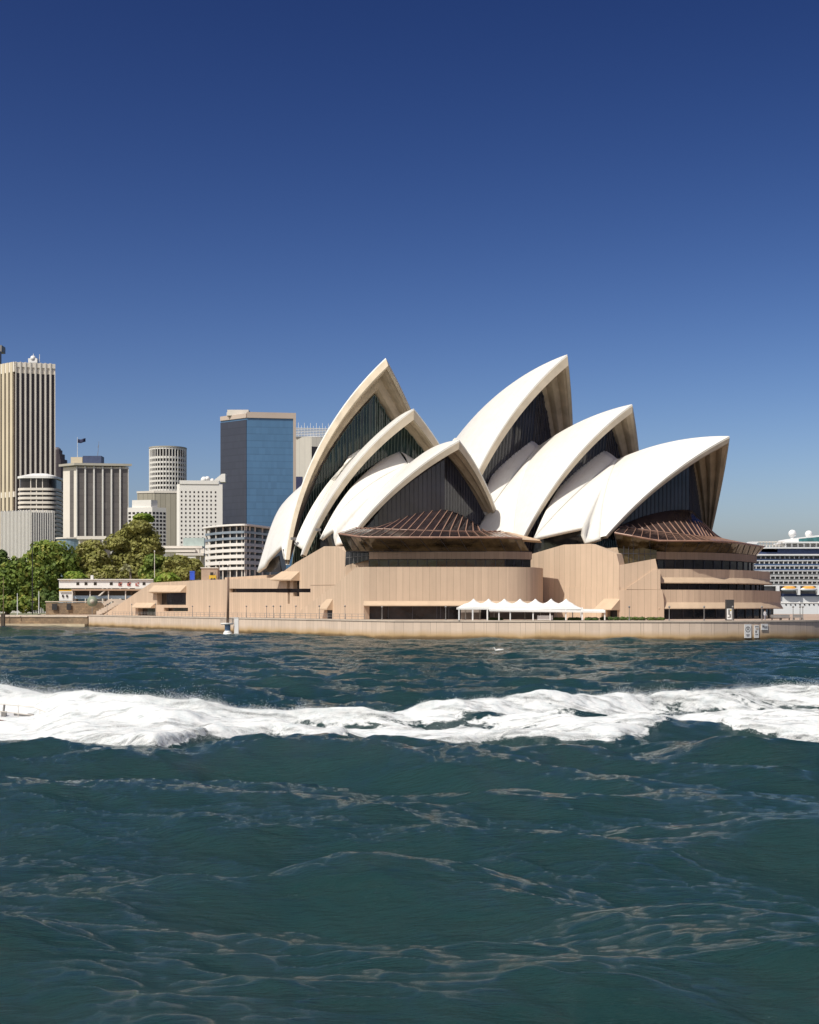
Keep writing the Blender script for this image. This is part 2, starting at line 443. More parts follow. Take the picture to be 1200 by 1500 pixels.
US = [0, .07, .14, .15, .16, .22, .3, .38, .46, .54, .62, .7, .78, .86, .93, 1.0]
def rear(key, S_, T_v, L_, fold_b, edge_b, side_b=(0, 0.35, 0.2), T_=None, ped=None):
    """side shells (foot to fold) and the small louvre shell that closes the back of a main shell"""
    sh = SH[key]; N = 24
    rib = [Vector(sh.pt(0.0, T_v + (1 - T_v) * i / N)) for i in range(N + 1)]
    Q = rib[-1]
    fold = bez_arc(S_, Q, fold_b, N)
    bot = None
    if T_ is not None: bot = [(0, rib[0]), (.14, Vector(ped)), (.16, Vector(T_)), (1.0, Vector(S_))]
    for sg in (1, -1):
        patch('side_shell', rib, fold, side_b, sg, sh.h, OH, M['tile'], US, bottom=bot)
        if L_ is not None:
            edge = bez_arc(S_, L_, edge_b, N)
            patch('louvre_shell', fold, edge, (0, 0.4, 0.4), sg, sh.h, OH, M['tile'], uvk=(3, 12), thick=0.2)
rear('JC', (-9.3, 20.6, 20.0), 0.04, (-14.27, 0, 40.4), (0, 1.5, 1.6), (-0.4, 1.5, 1.6), T_=(-4.4, 19.7, 21.9), ped=(-3.9, 19.5, 18.5))
rear('JB', (-19.9, 22.2, 19.4), 0.10, None, (0, 1.6, 1.8), (-0.2, 1.6, 1.6))
rear('CC', (-14.2, 24.0, 19.6), 0.04, (-15.9, 0, 40.5), (0, 0.6, 0.6), (-0.6, 0.8, 0.8), T_=(-3.6, 22.1, 21.5), ped=(-3.3, 21.9, 18.4))
rear('CB', (-32, 25.0, 17), 0.12, (-36.8, 0, 45.3), (0, 0.6, 0.6), (0, 0.8, 0.8))
rear('CA', (-54, 23.0, 14), 0.12, None, (0, 2.0, 0.0), None)
# rear foyer shell of the nearer hall, its mouth turned inland
N = 20; sh = SH['JA']
ridge0 = [Vector(sh.pt(0.0, 0.10 + 0.90 * i / N)) for i in range(N + 1)]
Fd = Vector((-43.2, 22.2, 13.9)); Pd = Vector((-63.0, 0, 33.0))
def rim_arc(k):      # mouth rib of the rear shell, strongly bowed
    t_ = k / N; p = Fd.lerp(Pd, t_); w = 4 * t_ * (1 - t_)
    return p + Vector((1.0, 1.6, 2.6)) * w + Vector((1.0, 2.6, 4.6)) * (w * t_)
rimc = [rim_arc(k) for k in range(N + 1)]
mid = [ridge0[0].lerp(Vector((-38.5, 22.3, 15.6)), 1.0)] + [None] * N
for sg in (1, -1):
    n = 30; mb = MB(); G = []; uvs = []
    for i in range(n + 1):
        u = i / n; row = []
        for k in range(N + 1):
            p = ridge0[k].lerp(rimc[k], u)
            if k < 8:      # lower edge sweeps up over the glazed gap
                lift = np.interp(u, [0, .10, .13, .62, .72, 1], [0, 0, 3.2, .9, 0, 0]); p = p + Vector((0, 0, lift * (1 - k / 8) ** 1.5))
            p = p + Vector((0, 1.2, 1.0)) * (4 * u * (1 - u) * (0.3 + 0.7 * k / N))
            row.append(sh.h.w(p.x, p.y * sg, p.z)); uvs.append((u * 6, k / N * 16))
        G.append(row)
    mb.grid(G, 0, True, flip=(sg < 0))
    o = mb.build('rear_shell', M['tile'], OH); shell_mesh_uv(o, uvs)
    md = o.modifiers.new('thickness', 'SOLIDIFY'); md.thickness = 0.7; md.offset = -1

# ---- podium
OFF = 8.0
def ew(px, y, off=OFF):
    p = wall_pt(px, off); return Vector((p.x, p.y, QZ - .02 if y is None else zat(y, p.y)))
WNV = Vector((WN.x, WN.y, 0)); WDV = Vector((WD.x, WD.y, 0))
Z = QZ - 0.02
pod = MB()
# long flank with its stepped skyline
prof = [(152, None), (222, 853.5), (297, 849.6), (408, 846.8), (414, 838), (433, 824.5), (475, 800.2), (492, 800.2), (508, 808.6), (512, None)]
pts = []
for px, y in prof:
    p = wall_pt(px, OFF); pts.append(Vector((p.x, p.y, Z if y is None else zat(y, p.y))))
# right end drops straight down
# openings are cut as real recesses: the flank is made of pieces round them
def flank_piece(outline, thick=2.5, off=OFF, mb=None):
    q = []
    for px, y in outline:
        p = wall_pt(px, off); q.append(Vector((p.x, p.y, Z if y is None else zat(y, p.y))))
    (mb or pod).extrude(q, WNV * thick)
# openings (px, y): loggia 230-272 x 867-886, door 202-227 x 889-901, slot 240-275 x 890-895, long slot 337-455 x 862-868
flank_piece([(152, None), (202, 866.7), (202, None)])
flank_piece([(202, 889.5), (202, 866.7), (222, 853.5), (230, 853.2), (230, 889.5)])
flank_piece([(227.5, None), (227.5, 889.5), (230, 889.5), (230, 886), (240, 886), (240, None)])
flank_piece([(230, 866.5), (230, 853.2), (272.5, 851), (272.5, 866.5)])
flank_piece([(240, 890.3), (240, 886), (272.5, 886), (275.5, 886), (275.5, 890.3)])
flank_piece([(240, None), (240, 895.4), (275.5, 895.4), (275.5, None)])
flank_piece([(272.5, 886), (272.5, 851), (297, 849.6), (336, 848.7), (336, None), (275.5, None), (275.5, 886)])
flank_piece([(336, 862.2), (336, 848.7), (408, 846.8), (414, 838), (420, 833.6), (420, 862.2)])
flank_piece([(336, None), (336, 867.8), (421.5, 867.8), (421.5, None)])
flank_piece([(420, 849.5), (420, 833.6), (433, 824.5), (475, 800.2), (492, 800.2), (508, 808.6), (508, 849.5)])
flank_piece([(424.5, 862.2), (424.5, 849.5), (429.5, 849.5), (429.5, 862.2)])
flank_piece([(421.5, None), (421.5, 884.5), (424.5, 884.5), (424.5, 867.8), (429.5, 867.8), (429.5, 873.5), (438.5, 873.5), (438.5, 867.8), (455, 867.8), (455, None)])  # vertical slots cut in place of shadows cast below the hood
flank_piece([(438.5, 862.2), (438.5, 849.5), (455, 849.5), (455, 862.2)])
flank_piece([(455, None), (455, 849.5), (508, 849.5), (508, None)])
fl_end = wall_pt(508, OFF)
# body behind the flank
C0 = Vector((24.8, 275.2)); C1 = Vector((40.2, 262.0))
body = [wall_pt(240, OFF + 2.4), wall_pt(300, OFF + 2.2), wall_pt(508, OFF + 2.2), Vector((0, 281)), Vector((24.0, 279)), C0 + Vector((1.6, 1.9)), C1 + Vector((1.6, 1.9)), Vector((52, 271)), Vector((66, 283)), Vector((74, 300)), Vector((70, 420)), Vector((-60, 450))]
pod.prism([tuple(p) for p in body], 0.6, 12.4)
# upper platforms under the shells
for H_, a0, a1, bw, z1 in ((HJ, -30, 0.5, 18.5, 15.6), (HJ, -12, 2.5, 16.5, 17.2), (HJ, -75, -30, 19, 13.2), (HC, -62, -4, 22, 15.2), (HC, -14, 2.5, 19.0, 17.4)):
    q = [H_.w(a0, -bw, 0), H_.w(a1, -bw, 0), H_.w(a1, bw, 0), H_.w(a0, bw, 0)]
    pod.prism([(p.x, p.y) for p in q], 12.0, z1)
# front block of the nearer hall
JF = [pl(533, 258), pl(640, 257.6), pl(735, 257.8), pl(762, 258.8), pl(780, 260.5), pl(790, 262.8), pl(795.5, 266.5), Vector((26.6, 272))]
JFs = [JF[0]] + smooth(JF[1:], 2)
zt = zat(830.5, 258)
band(pod, JFs, zat(880.5, 258) - 0.02, zt, 6.0)
band(pod, offs(JFs, 1.6), Z, zat(880.5, 258) - 0.02, 5.0)
# its flank with the sloped stair wall
BD = Vector((WD.x, WD.y))
def blk(px, y):
    k = (px - CX) / FPX; b = JF[0]; s = (b.x - k * b.y) / (k * BD.y - BD.x); p = b + BD * s
    return Vector((p.x, p.y, Z if y is None else zat(y, p.y)))
q = [blk(533, None), blk(533, 830.5), blk(520.5, 831.5), blk(494, 854.5), blk(441, 893.5), blk(432, None)]
q[1].z = zt; q[2].z = zt
pod.extrude(q, Vector((WN.x, WN.y, 0)) * 1.2)
# wing wall beside the upper foyer
def front_wall(outline, D, thick, mb=pod):
    mb.extrude([at(px, y, D) for px, y in outline], Vector((0, thick, 0)))
front_wall([(506.5, 852), (506.5, 828.6), (541.5, 817.6), (543.5, 831.5), (543.5, 852)], 265.5, 2.0)
# concert hall flank
CDv = Vector((C1.x - C0.x, C1.y - C0.y)).normalized(); CN = Vector((-CDv.y, CDv.x)); CNV = Vector((CN.x, CN.y, 0))
def cw(px, off=0.0, y=None):
    k = (px - CX) / FPX; b = C0 + CN * off; s = (b.x - k * b.y) / (k * CDv.y - CDv.x); p = b + CDv * s
    return Vector((p.x, p.y, Z if y is None else zat(y, p.y)))
def cpiece(outline, thick=2.0, off=0.0, mb=pod): mb.extrude([cw(px, off, y) for px, y in outline], CNV * thick)
cpiece([(776, 860.6), (776, 812.3), (826, 797.8), (864, 796.6), (903.5, 811.2), (907.5, 828.6), (907.5, 860.6)])
cpiece([(776, None), (776, 859.8), (890, 859.8), (890, None)], off=-0.12)
cpiece([(904.5, None), (904.5, 859.8), (907.6, 859.8), (907.6, None)], off=-0.12)
cpiece([(889.9, 892.5), (889.9, 859.8), (904.6, 859.8), (904.6, 892.5)], off=-0.12)
# concert hall front: curved terraces
CF = smooth([Vector((47.6, 262.2)), Vector((57, 264.2)), Vector((67.5, 270.5)), Vector((76, 281.5)), Vector((80.6, 295.0)), Vector((80.4, 312))], 2)
def upto(poly, pxmax):
    o = []
    for p in poly:
        if CX + FPX * p.x / p.y > pxmax: break
        o.append(p)
    return o
zA, zB, zC_, zD, zE, zF_ = zat(833, 263), zat(845.3, 263), zat(854, 262), zat(863.8, 262), zat(882.3, 262), zat(892, 261.5)
CF1 = CF; CF2 = offs(CF, 2.2); CF3 = offs(CF, 4.6)
CF1 = [p for p in CF1 if p.y < 299]; CF2 = [p for p in CF2 if p.y < 299]
band(pod, CF1, zE - 0.02, zD, 4.0)                      # lower terrace wall
band(pod, offs(CF1, 2.2), Z, zE - 0.02, 3.0)            # behind the ground floor glass
band(pod, CF2, zB - 0.02, zA, 4.0)                      # middle terrace wall
band(pod, offs(CF2, 2.6), zD - 0.6, zB - 0.02, 3.0)
# end walls closing the terraces towards the flank
front_wall([(907.4, None and 0 or 860.2), (907.4, 827.8), (960.3, 818.4), (963.5, 833), (968.5, 864), (968.5, 864.2), (907.4, 864.2)], 262.0, 3.0)
front_wall([(907.5, 906.9), (907.5, 864.2), (970.5, 863.6), (973, 882), (973.2, 906.9)], 261.6, 3.0)
front_wall([(918, 861.5), (958, 834.2), (967.5, 834.2), (967.8, 863.4), (918, 863.4)], 261.75, 0.4)
pod_o = pod.build('podium', M['podium'], OH)
# sloping sills and window hoods
si = MB()
hood(si, JFs[:-2], zat(887.8, 257), zat(880.5, 258), 0.7)
si.build('sill', M['sill'], OH)
si = MB(); hood(si, upto(CF1, 1144), zF_, zE, 0.7); si.build('sill', M['sill'], OH)
si = MB(); hood(si, upto(CF2, 1127), zC_, zB, 0.7); si.build('sill', M['sill'], OH)
def flank_hood(px0, px1, y0, y1, out, off=OFF, skew=0.0):
    a0, a1 = ew(px0, y0), ew(px1, y0); b0, b1 = ew(px0 + skew, y1), ew(px1, y1)
    o_ = -WNV * out
    m = MB(); P = [a0, a1, b1 + o_, b0 + o_, b1 + o_ + Vector((0, 0, -.25)), b0 + o_ + Vector((0, 0, -.25)), a0 + Vector((0, 0, -3.2)), a1 + Vector((0, 0, -3.2))]
    for i in (6, 7): P[i].z = P[4].z - 0.05
    m.add(P, [(0, 1, 2, 3), (3, 2, 4, 5), (5, 4, 7, 6), (0, 3, 5, 6), (1, 7, 4, 2)][:: 1])
    m.build('window_hood', M['sill'], OH)
flank_hood(225, 273, 857.5, 866.3, 1.6); flank_hood(199, 228, 883, 889.3, 1.4)
flank_hood(413, 439, 837, 848.6, 2.0, skew=-6)
m = MB(); n_ = WNV * -1.0; a0, a1 = blk(479, 877.5), blk(487.5, 877.5); b0, b1 = blk(474, 891.5) + n_ * 1.3, blk(487.5, 891.5) + n_ * 1.3
P = [a0, a1, b1, b0, b1 - Vector((0, 0, .25)), b0 - Vector((0, 0, .25)), Vector((a0.x, a0.y, b0.z - .3)), Vector((a1.x, a1.y, b0.z - .3))]
m.add(P, [(0, 1, 2, 3), (3, 2, 4, 5), (5, 4, 7, 6), (0, 3, 5, 6), (1, 7, 4, 2)]); m.build('window_hood', M['sill'], OH)
# hood over the stage door of the far flank
m = MB(); a0, a1 = cw(885, -0.12, 877), cw(909, -0.12, 877); b0, b1 = cw(879, -0.12, 892) - CNV * 2.2, cw(905, -0.12, 892) - CNV * 2.2
P = [a0, a1, b1, b0, b1 - Vector((0, 0, .2)), b0 - Vector((0, 0, .2)), Vector((a0.x, a0.y, b0.z - .25)), Vector((a1.x, a1.y, b0.z - .25))]
m.add(P, [(0, 1, 2, 3), (3, 2, 4, 5), (5, 4, 7, 6), (0, 3, 5, 6), (1, 7, 4, 2)]); m.build('window_hood', M['sill'], OH)
# dark glass in the recesses
def glass_rec(px0, px1, y0, y1, deep=1.4, name='window'):
    m = MB(); q = []
    for px, y in ((px0, y0), (px1, y0), (px1, y1), (px0, y1)):
        p = wall_pt(px, OFF + deep); q.append(Vector((p.x, p.y, Z if y is None else zat(y, p.y))))
    m.extrude(q, WNV * 0.2); return m.build(name, M['window'], OH)
glass_rec(229, 274, 865, 888); glass_rec(201, 229, 888.5, None, name='door'); glass_rec(239, 277, 889.5, 896.5); glass_rec(335, 423, 861.5, 868.5, 0.9); glass_rec(419, 457, 847, 886, 1.0)  # last pane: end of the long slot, plus vertical slots imitating hood shadows
m = MB(); m.extrude([blk(480, None) - WNV * .06, blk(480, 892.5) - WNV * .06, blk(487, 892.5) - WNV * .06, blk(487, None) - WNV * .06], WNV * .04); m.build('door', M['black'], OH)
m = MB(); m.extrude([cw(889, 0.9, None), cw(889, 0.9, 891), cw(905.5, 0.9, 891), cw(905.5, 0.9, None)], CNV * .2); m.build('door', M['black'], OH)
m = MB(); m.extrude([ew(455, 857.6) - WNV * .04, ew(455, 856.8) - WNV * .04, ew(492, 856.4) - WNV * .04, ew(492, 857.2) - WNV * .04], WNV * .03); m.build('joint_shadow_strip', M['fascia'], OH)  # raised dark strip in place of the shadow in the joint groove
def window_band(poly, z0, z1, step, name='window_band', bar=0.14):
    m = MB(); band(m, poly, z0, z1, 0.25); w = m.build(name, M['window'], OH)
    g = MB(); ol = offs(poly, -0.10)
    for p, q in zip(resample(ol, step)[:-1], resample(ol, step)[1:]):
        d = math.atan2(q.y - p.y, q.x - p.x); g.box((p.x, p.y, (z0 + z1) / 2), (bar, 0.16, z1 - z0 - .02), d)
        for zr in (z0 + .05, z1 - .07): g.box(((p.x + q.x) / 2, (p.y + q.y) / 2, zr), ((q - p).length + .02, .12, .09), d)
    g.build('glazing_bar', M['mullion'], w); return w
window_band(offs(JFs[:-3], 1.2), Z, zat(880.5, 258) - .04, 4.2)
window_band(offs(CF1, 1.7), Z, zE - .04, 5.0)
window_band(offs(CF2, 1.4), zD - 0.2, zB - .04, 3.2)
# ---- upper foyers: window strip, fascia, leaning glass, fan canopy
JU = [pl(541, 262.5), pl(640, 261.5), pl(740, 261.5), pl(777.5, 264)]
window_band(JU, zt - .3, zat(819, 262), 1.9)
m = MB(); band(m, offs(JU, -0.5), zat(819, 262), zat(808.2, 262), 1.6); m.build('fascia', M['fascia'], OH)
m = MB(); m.extrude([at(506.5, 808.4, 266.2), at(545, 808.4, 264), at(545, 818.5, 264), at(505.6, 830, 266.2)], (0, .3, 0)); fg = m.build('foyer_glass', M['window'], OH)
m = MB()
for px in (512, 518, 524, 530, 537): m.tube(at(px, 808.4, 265.4 - (px - 507) * .05), at(px - .4, 829 - (px - 507) * .3, 265.4 - (px - 507) * .05), .05, n=4)
m.tube(at(507, 817, 265.6), at(543, 813.5, 263.6), .05, n=4)
m.build('glazing_bar', M['steel'], fg)
CU = upto(offs(CF, 5.2), 1107)
CU = [pl(963, 266.5)] + [p for p in CU if CX + FPX * p.x / p.y > 966]
window_band(CU, zA - .3, zat(819, 266), 2.2)
CUo = offs(CU, -0.5)
m = MB(); band(m, [pl(958, 266)] + CUo, zat(819, 266), zat(808, 266), 1.6); m.build('fascia', M['fascia'], OH)
m = MB(); m.extrude([at(906, 797, 266.5), at(962, 806, 265), at(962, 818.8, 265), at(907.5, 827.5, 266.5)], (0, .3, 0)); fg = m.build('foyer_glass', M['amber_glass'], OH)
m = MB()
for px in (914, 921, 928, 936, 944, 953): m.tube(at(px, 798.5 + (px - 906) * .15, 264.7), at(px, 826.5 - (px - 907) * .15, 264.7), .06, n=4)
m.tube(at(907, 810.5, 264.7), at(961, 811.5, 264.7), .07, n=4)
m.build('glazing_bar', M['mullion'], fg)

def even(poly, n):
    P = [Vector(p) for p in poly]; L = [0.0]
    for a, b in zip(P[:-1], P[1:]): L.append(L[-1] + (b - a).length)
    o = []
    for i in range(n + 1):
        d = L[-1] * i / n; k = 0
        while k < len(P) - 2 and L[k + 1] < d: k += 1
        f = (d - L[k]) / max(1e-6, L[k + 1] - L[k]); o.append(P[k].lerp(P[k + 1], min(1, f)))
    return o

def canopy(edge, brk, top, foot, n, name='foyer_canopy', glass2=None, barto=1.0):
    """edge: outer rim; brk: break line; top: where it meets the hanging glass; foot: sill of the leaning glass below"""
    E, B, T, F = (even(c, n) for c in (edge, brk, top, foot))
    m = MB(); G = [E, B, T]; m.grid(G, 0, False)
    m.grid([[p + Vector((0, 0, -.18)) for p in E], E], 1, False)
    m.grid([[p + Vector((0, .5, -.2)) for p in B], [p + Vector((0, 0, -.18)) for p in E]], 0, False)
    c = m.build(name, [M['bronze_glass'], M['bronze']], OH)
    b = MB()
    for i in range(n + 1):
        up = Vector((0, 0, .12))
        b.tube(E[i] + up, B[i] + up, .065, n=4); b.tube(B[i] + up, B[i].lerp(T[i], barto) + up, .12, .085, n=4)
    for row, r in ((E, .15), (B, .07)):
        for p, q in zip(row[:-1], row[1:]): b.tube(p + Vector((0, -.05, .05)), q + Vector((0, -.05, .05)), r, n=5, cap=False)
    b.build('glazing_bar', M['bronze'], c)
    l = MB(); l.grid([F, [p + Vector((0, 0.35, -.12)) for p in E]], 0, False)
    lg = l.build('leaning_glass', glass2 or M['amber_glass'], OH)
    b = MB()
    for i in range(0, n + 1, 2): b.tube(F[i] + Vector((0, -.06, 0)), E[i] + Vector((0, .2, -.12)), .055, n=4)
    for row, oy in ((F, -.06), (E, .2)):
        for p, q in zip(row[:-1], row[1:]): b.tube(p + Vector((0, oy, -.12 if oy > 0 else .02)), q + Vector((0, oy, -.12 if oy > 0 else .02)), .06, n=4, cap=False)
    b.build('glazing_bar', M['mullion'], lg)
    return c

def glass_wall(sh, plan, zb, mat, bar, nb, t=1.9, lean=0.0, step=0.0):
    """hanging glass: a plan curve in hall coordinates carried up to the underside of the shell"""
    P = even([Vector((a, b)) for a, b in plan], nb)
    top = [Vector((p.x, p.y, sh.under(p.x, p.y, t))) for p in P]
    zbs = zb if callable(zb) else (lambda a, b: zb)
    bot = [Vector((p.x, p.y, min(zbs(p.x, p.y), q.z - .05))) for p, q in zip(P, top)]
    m = MB(); m.grid([[sh.h.w(*p) for p in bot], [sh.h.w(*p) for p in top]], 0, False)
    g = m.build('glass_wall', mat, OH)
    b = MB()
    for p, q in zip(bot, top):
        d = Vector((0.16, 0, 0)); b.tube(sh.h.w(*(p + d)), sh.h.w(*(q + d)), .055, n=4, cap=False)
    for p, q in list(zip(bot[:-1], bot[1:])) + list(zip(top[:-1], top[1:])): b.tube(sh.h.w(*p), sh.h.w(*q), .06, n=4, cap=False)
    b.build('glazing_bar', bar, g); return g
def hung_glass(sh, setback, zb, mat, bar, nb):
    """glass hung from the rib a few metres behind the mouth, its bars rising to that rib"""
    u0 = 1 - setback / (sh.R * sh.ang)
    rib = [Vector(sh.pt(u0, i / 60, 1.7)) for i in range(61)]
    a0, b0 = rib[0].x, rib[0].y
    m = MB(); b = MB(); top = []; bot = []
    for k in range(nb + 1):
        bk = b0 * (1 - 2 * k / nb); x = abs(bk)
        i = min(range(61), key=lambda j: abs(rib[j].y - x))
        t_ = rib[i].copy(); t_.y = bk; f = 0.75
        top.append(t_); bot.append(Vector((a0 + (t_.x - a0) * 0.5 - 1.0, bk, min(zb, t_.z - .05))))
    m.grid([[sh.h.w(*p) for p in bot], [sh.h.w(*p) for p in top]], 0, False)
    g = m.build('glass_wall', mat, OH)
    for p, q in zip(bot, top):
        d = Vector((0.16, 0, 0)); b.tube(sh.h.w(*(p + d)), sh.h.w(*(q + d)), .07, n=4, cap=False)
    for p, q in list(zip(bot[:-1], bot[1:])) + list(zip(top[:-1], top[1:])): b.tube(sh.h.w(*p), sh.h.w(*q), .06, n=4, cap=False)
    b.build('glazing_bar', bar, g); return g
hung_glass(SH['JA'], 10.5, 15, M['glass_green'], M['mullion_green'], 64)
hung_glass(SH['JB'], 7.8, 15.5, M['glass_green'], M['mullion_green'], 56)
hung_glass(SH['CA'], 11.0, 15, M['glass'], M['mullion'], 50)
hung_glass(SH['CB'], 7.5, 15.5, M['glass'], M['mullion'], 50)
JP = [(-1.2, 18.0), (2.0, 13.0), (6.2, 3.0), (7.4, 0), (6.2, -3), (2.0, -13.0), (-1.2, -18.0)]
CP = [(-1.0, 20.4), (2.2, 14.5), (6.4, 3.5), (7.6, 0), (6.4, -3.5), (2.2, -14.5), (-1.0, -20.4)]
def zarc(za, zc, bm): return lambda a, b: za + (zc - za) * max(0.0, 1 - (abs(b) / bm) ** 2)
jz, cz = zarc(19.3, 25.6, 15.5), zarc(20.6, 25.6, 19)
glass_wall(SH['JC'], JP, lambda a, b: jz(a, b) - .4, M['glass'], M['mullion'], 44, 1.7)
glass_wall(SH['CC'], CP, lambda a, b: cz(a, b) - .4, M['glass'], M['mullion'], 44, 1.7)
def topcurve(H_, plan, zf, lo, hi):
    o = []
    for a, b in even([Vector(p) for p in plan], 60):
        if lo <= b <= hi: o.append(H_.w(a + .25, b, zf(a, b)))
    return o
jt = topcurve(HJ, JP, jz, -15.5, 15.2)
canopy([at(496, 782, 263), at(532, 787.2, 256.2), at(600, 787.4, 255.6), at(680, 787.4, 255.6), at(740, 787.4, 257), at(765, 789, 260)],
       [at(522, 773.5, 269), at(548, 774.5, 264), at(600, 776.5, 261.5), at(650, 778, 261.5), at(700, 778.5, 264.5), at(733, 778.2, 270)],
       jt, [at(507.5, 808.2, 265.6), at(541, 808.2, 261.6), at(600, 808.2, 261), at(680, 808.2, 261), at(740, 808.2, 261.2), at(776, 808.2, 263.6)], 21)
ct = topcurve(HC, CP, cz, -17.5, 17.5)
canopy([at(900.5, 780.8, 264), at(930, 786, 262.5), at(963, 792.2, 263), at(1000, 792.4, 263.2), at(1040, 792.4, 265.5), at(1080, 795, 273), at(1120, 801.0, 288)],
       [at(911, 772.5, 271), at(935, 775, 270.5), at(965, 779, 270), at(1000, 783, 270.5), at(1025, 785.5, 273), at(1049, 787, 279), at(1062, 791, 292)],
       ct, [at(907, 811, 267.5), at(935, 809.5, 266.6)] + [Vector((p.x, p.y, zat(808, 266) - .05)) for p in offs(CU, -0.35)[1:]], 27, barto=0.55)
# concrete pedestal slab between the two halls
m = MB(); m.extrude([at(733, 779.2, 268), at(745, 779, 268), at(791, 790.6, 264), at(791, 792, 264), at(740, 788.5, 259)], (0.6, 3.0, -0.3)); m.build('pedestal_slab', M['sill'], OH)
# glazed gaps under the side shells
def gap_glass(H_, b, outline):
    q = [H_.w(*H_.plane(px, y, b)) for px, y in outline]
    m = MB(); m.extrude(q, Vector((-H_.e.x, -H_.e.y, 0)) * .25); m.build('gap_window', M['window'], OH)
gap_glass(HJ, 18.2, [(466, 806), (468, 788), (491.5, 773), (494, 800), (480, 806)])
gap_glass(HC, 20.2, [(776, 814), (785, 787), (857, 769), (860, 797), (830, 799)])
gap_glass(HJ, 20.4, [(384, 838), (384, 827), (408, 814), (412, 838)])
# flood lamps on brackets where mouth ribs meet the next shell
for px, y, H_, b in ((430, 789, HJ, 22.8), (466, 776, HJ, 21.6)):
    p = H_.w(*H_.plane(px, y, b)); m = MB(); m.box(p, (1.1, .6, .55), .5); m.tube(p, p + Vector((.5, .6, -1.1)), .12, n=5); m.build('flood_lamp', M['steel'], OH)

# ------------------------------------------------------------------ harbour water
def hash2(ix, iy, seed):
    h = (ix.astype(np.int64) * 374761393 + iy.astype(np.int64) * 668265263 + seed * 974634777) & 0x7fffffff
    h = ((h ^ (h >> 13)) * 1274126177) & 0x7fffffff
    return ((h ^ (h >> 16)) & 0xffff) / 65535.0
def vnoise(x, y, seed=0):
    ix = np.floor(x); iy = np.floor(y); fx = x - ix; fy = y - iy
    fx = fx * fx * (3 - 2 * fx); fy = fy * fy * (3 - 2 * fy); ix = ix.astype(int); iy = iy.astype(int)
    a = hash2(ix, iy, seed); b = hash2(ix + 1, iy, seed); c = hash2(ix, iy + 1, seed); d = hash2(ix + 1, iy + 1, seed)
    return (a * (1 - fx) + b * fx) * (1 - fy) + (c * (1 - fx) + d * fx) * fy
def fbm(x, y, seed=0, o=5, g=0.5, lac=2.03):
    s_ = 0; a = 1; n = 0
    for i in range(o):
        s_ = s_ + a * vnoise(x + 17.3 * i, y - 9.1 * i, seed + i); n += a; a *= g; x = x * lac; y = y * lac
    return s_ / n

wr = np.random.default_rng(11); WAVES = []
for i in range(150):
    lam = 0.32 * (16.0 / 0.32) ** wr.random()
    th = R_(-112) + wr.normal(0, 0.44) + (0.35 if lam > 6 else 0)
    amp = 0.0050 * lam ** 0.94 * (0.6 + 0.8 * wr.random()) * (1.05 if lam < 1.3 else 1.55 if lam > 5 else 1.15)
    WAVES.append((lam, th, amp, wr.random() * 6.28))
def sea(x, y, cell):
    """Gerstner sum; waves shorter than the local cell are left out"""
    X = x.copy(); Y = y.copy(); Zz = np.zeros_like(x)
    for lam, th, amp, ph in WAVES:
        k = 2 * math.pi / lam; dx, dy = math.cos(th), math.sin(th)
        f = np.clip((lam / (1.3 * cell)) - 0.5, 0, 1); a = amp * f
        p = k * (dx * x + dy * y) + ph
        Zz += a * np.cos(p); X -= 0.5 * a * dx * np.sin(p); Y -= 0.5 * a * dy * np.sin(p)
    gust = 0.55 + 0.9 * fbm(x / 45.0, y / 30.0, 5, 3)
    return X, Y, Zz * gust * (1 - 0.40 * np.clip((np.hypot(x, y) - 60) / 90, 0, 1))

def grid_mesh(name, X, Y, Zz, mat, wrap=False):
    n, m = X.shape
    co = np.stack([X, Y, Zz], -1).reshape(-1, 3)
    idx = np.arange(n * m).reshape(n, m)
    q = np.stack([idx[:-1, :-1], idx[:-1, 1:], idx[1:, 1:], idx[1:, :-1]], -1).reshape(-1, 4)
    me = bpy.data.meshes.new(name); me.vertices.add(len(co)); me.vertices.foreach_set('co', co.ravel())
    me.loops.add(q.size); me.loops.foreach_set('vertex_index', q.ravel())
    me.polygons.add(len(q)); me.polygons.foreach_set('loop_start', np.arange(len(q)) * 4); me.polygons.foreach_set('loop_total', np.full(len(q), 4))
    me.polygons.foreach_set('use_smooth', np.ones(len(q), bool)); me.update(calc_edges=True); me.materials.append(mat)
    return me
def vattr(me, name, val):
    a = me.attributes.new(name, 'FLOAT', 'POINT'); a.data.foreach_set('value', np.ascontiguousarray(val, dtype=np.float32).ravel())

# the wake: near edge, far edge (metres from the camera line) along x, read off the water
def Dw(y): return CAM_H * FPX / (np.asarray(y, float) - HY)
NEAR = [(-60, 1092), (0, 1092), (100, 1094), (170, 1100), (215, 1109), (260, 1101), (300, 1092), (400, 1086), (480, 1090), (530, 1083), (570, 1080), (650, 1086), (720, 1084), (800, 1086), (900, 1088), (960, 1078), (1005, 1070), (1040, 1068), (1100, 1079), (1200, 1083), (1300, 1086)]
FAR = [(-60, 1040), (0, 1042), (150, 1050), (300, 1054), (460, 1056), (560, 1059), (640, 1054), (740, 1048), (825, 1044), (950, 1040), (1060, 1036), (1120, 1032), (1200, 1030), (1300, 1028)]
nx = np.array([((p - 600) / 2000) * Dw(y) for p, y in NEAR]); ny = np.array([Dw(y) for p, y in NEAR])
fx_ = np.array([((p - 600) / 2000) * Dw(y) for p, y in FAR]); fy_ = np.array([Dw(y) for p, y in FAR])
def wake_edges(x): return np.interp(x, nx, ny), np.interp(x, fx_, fy_)
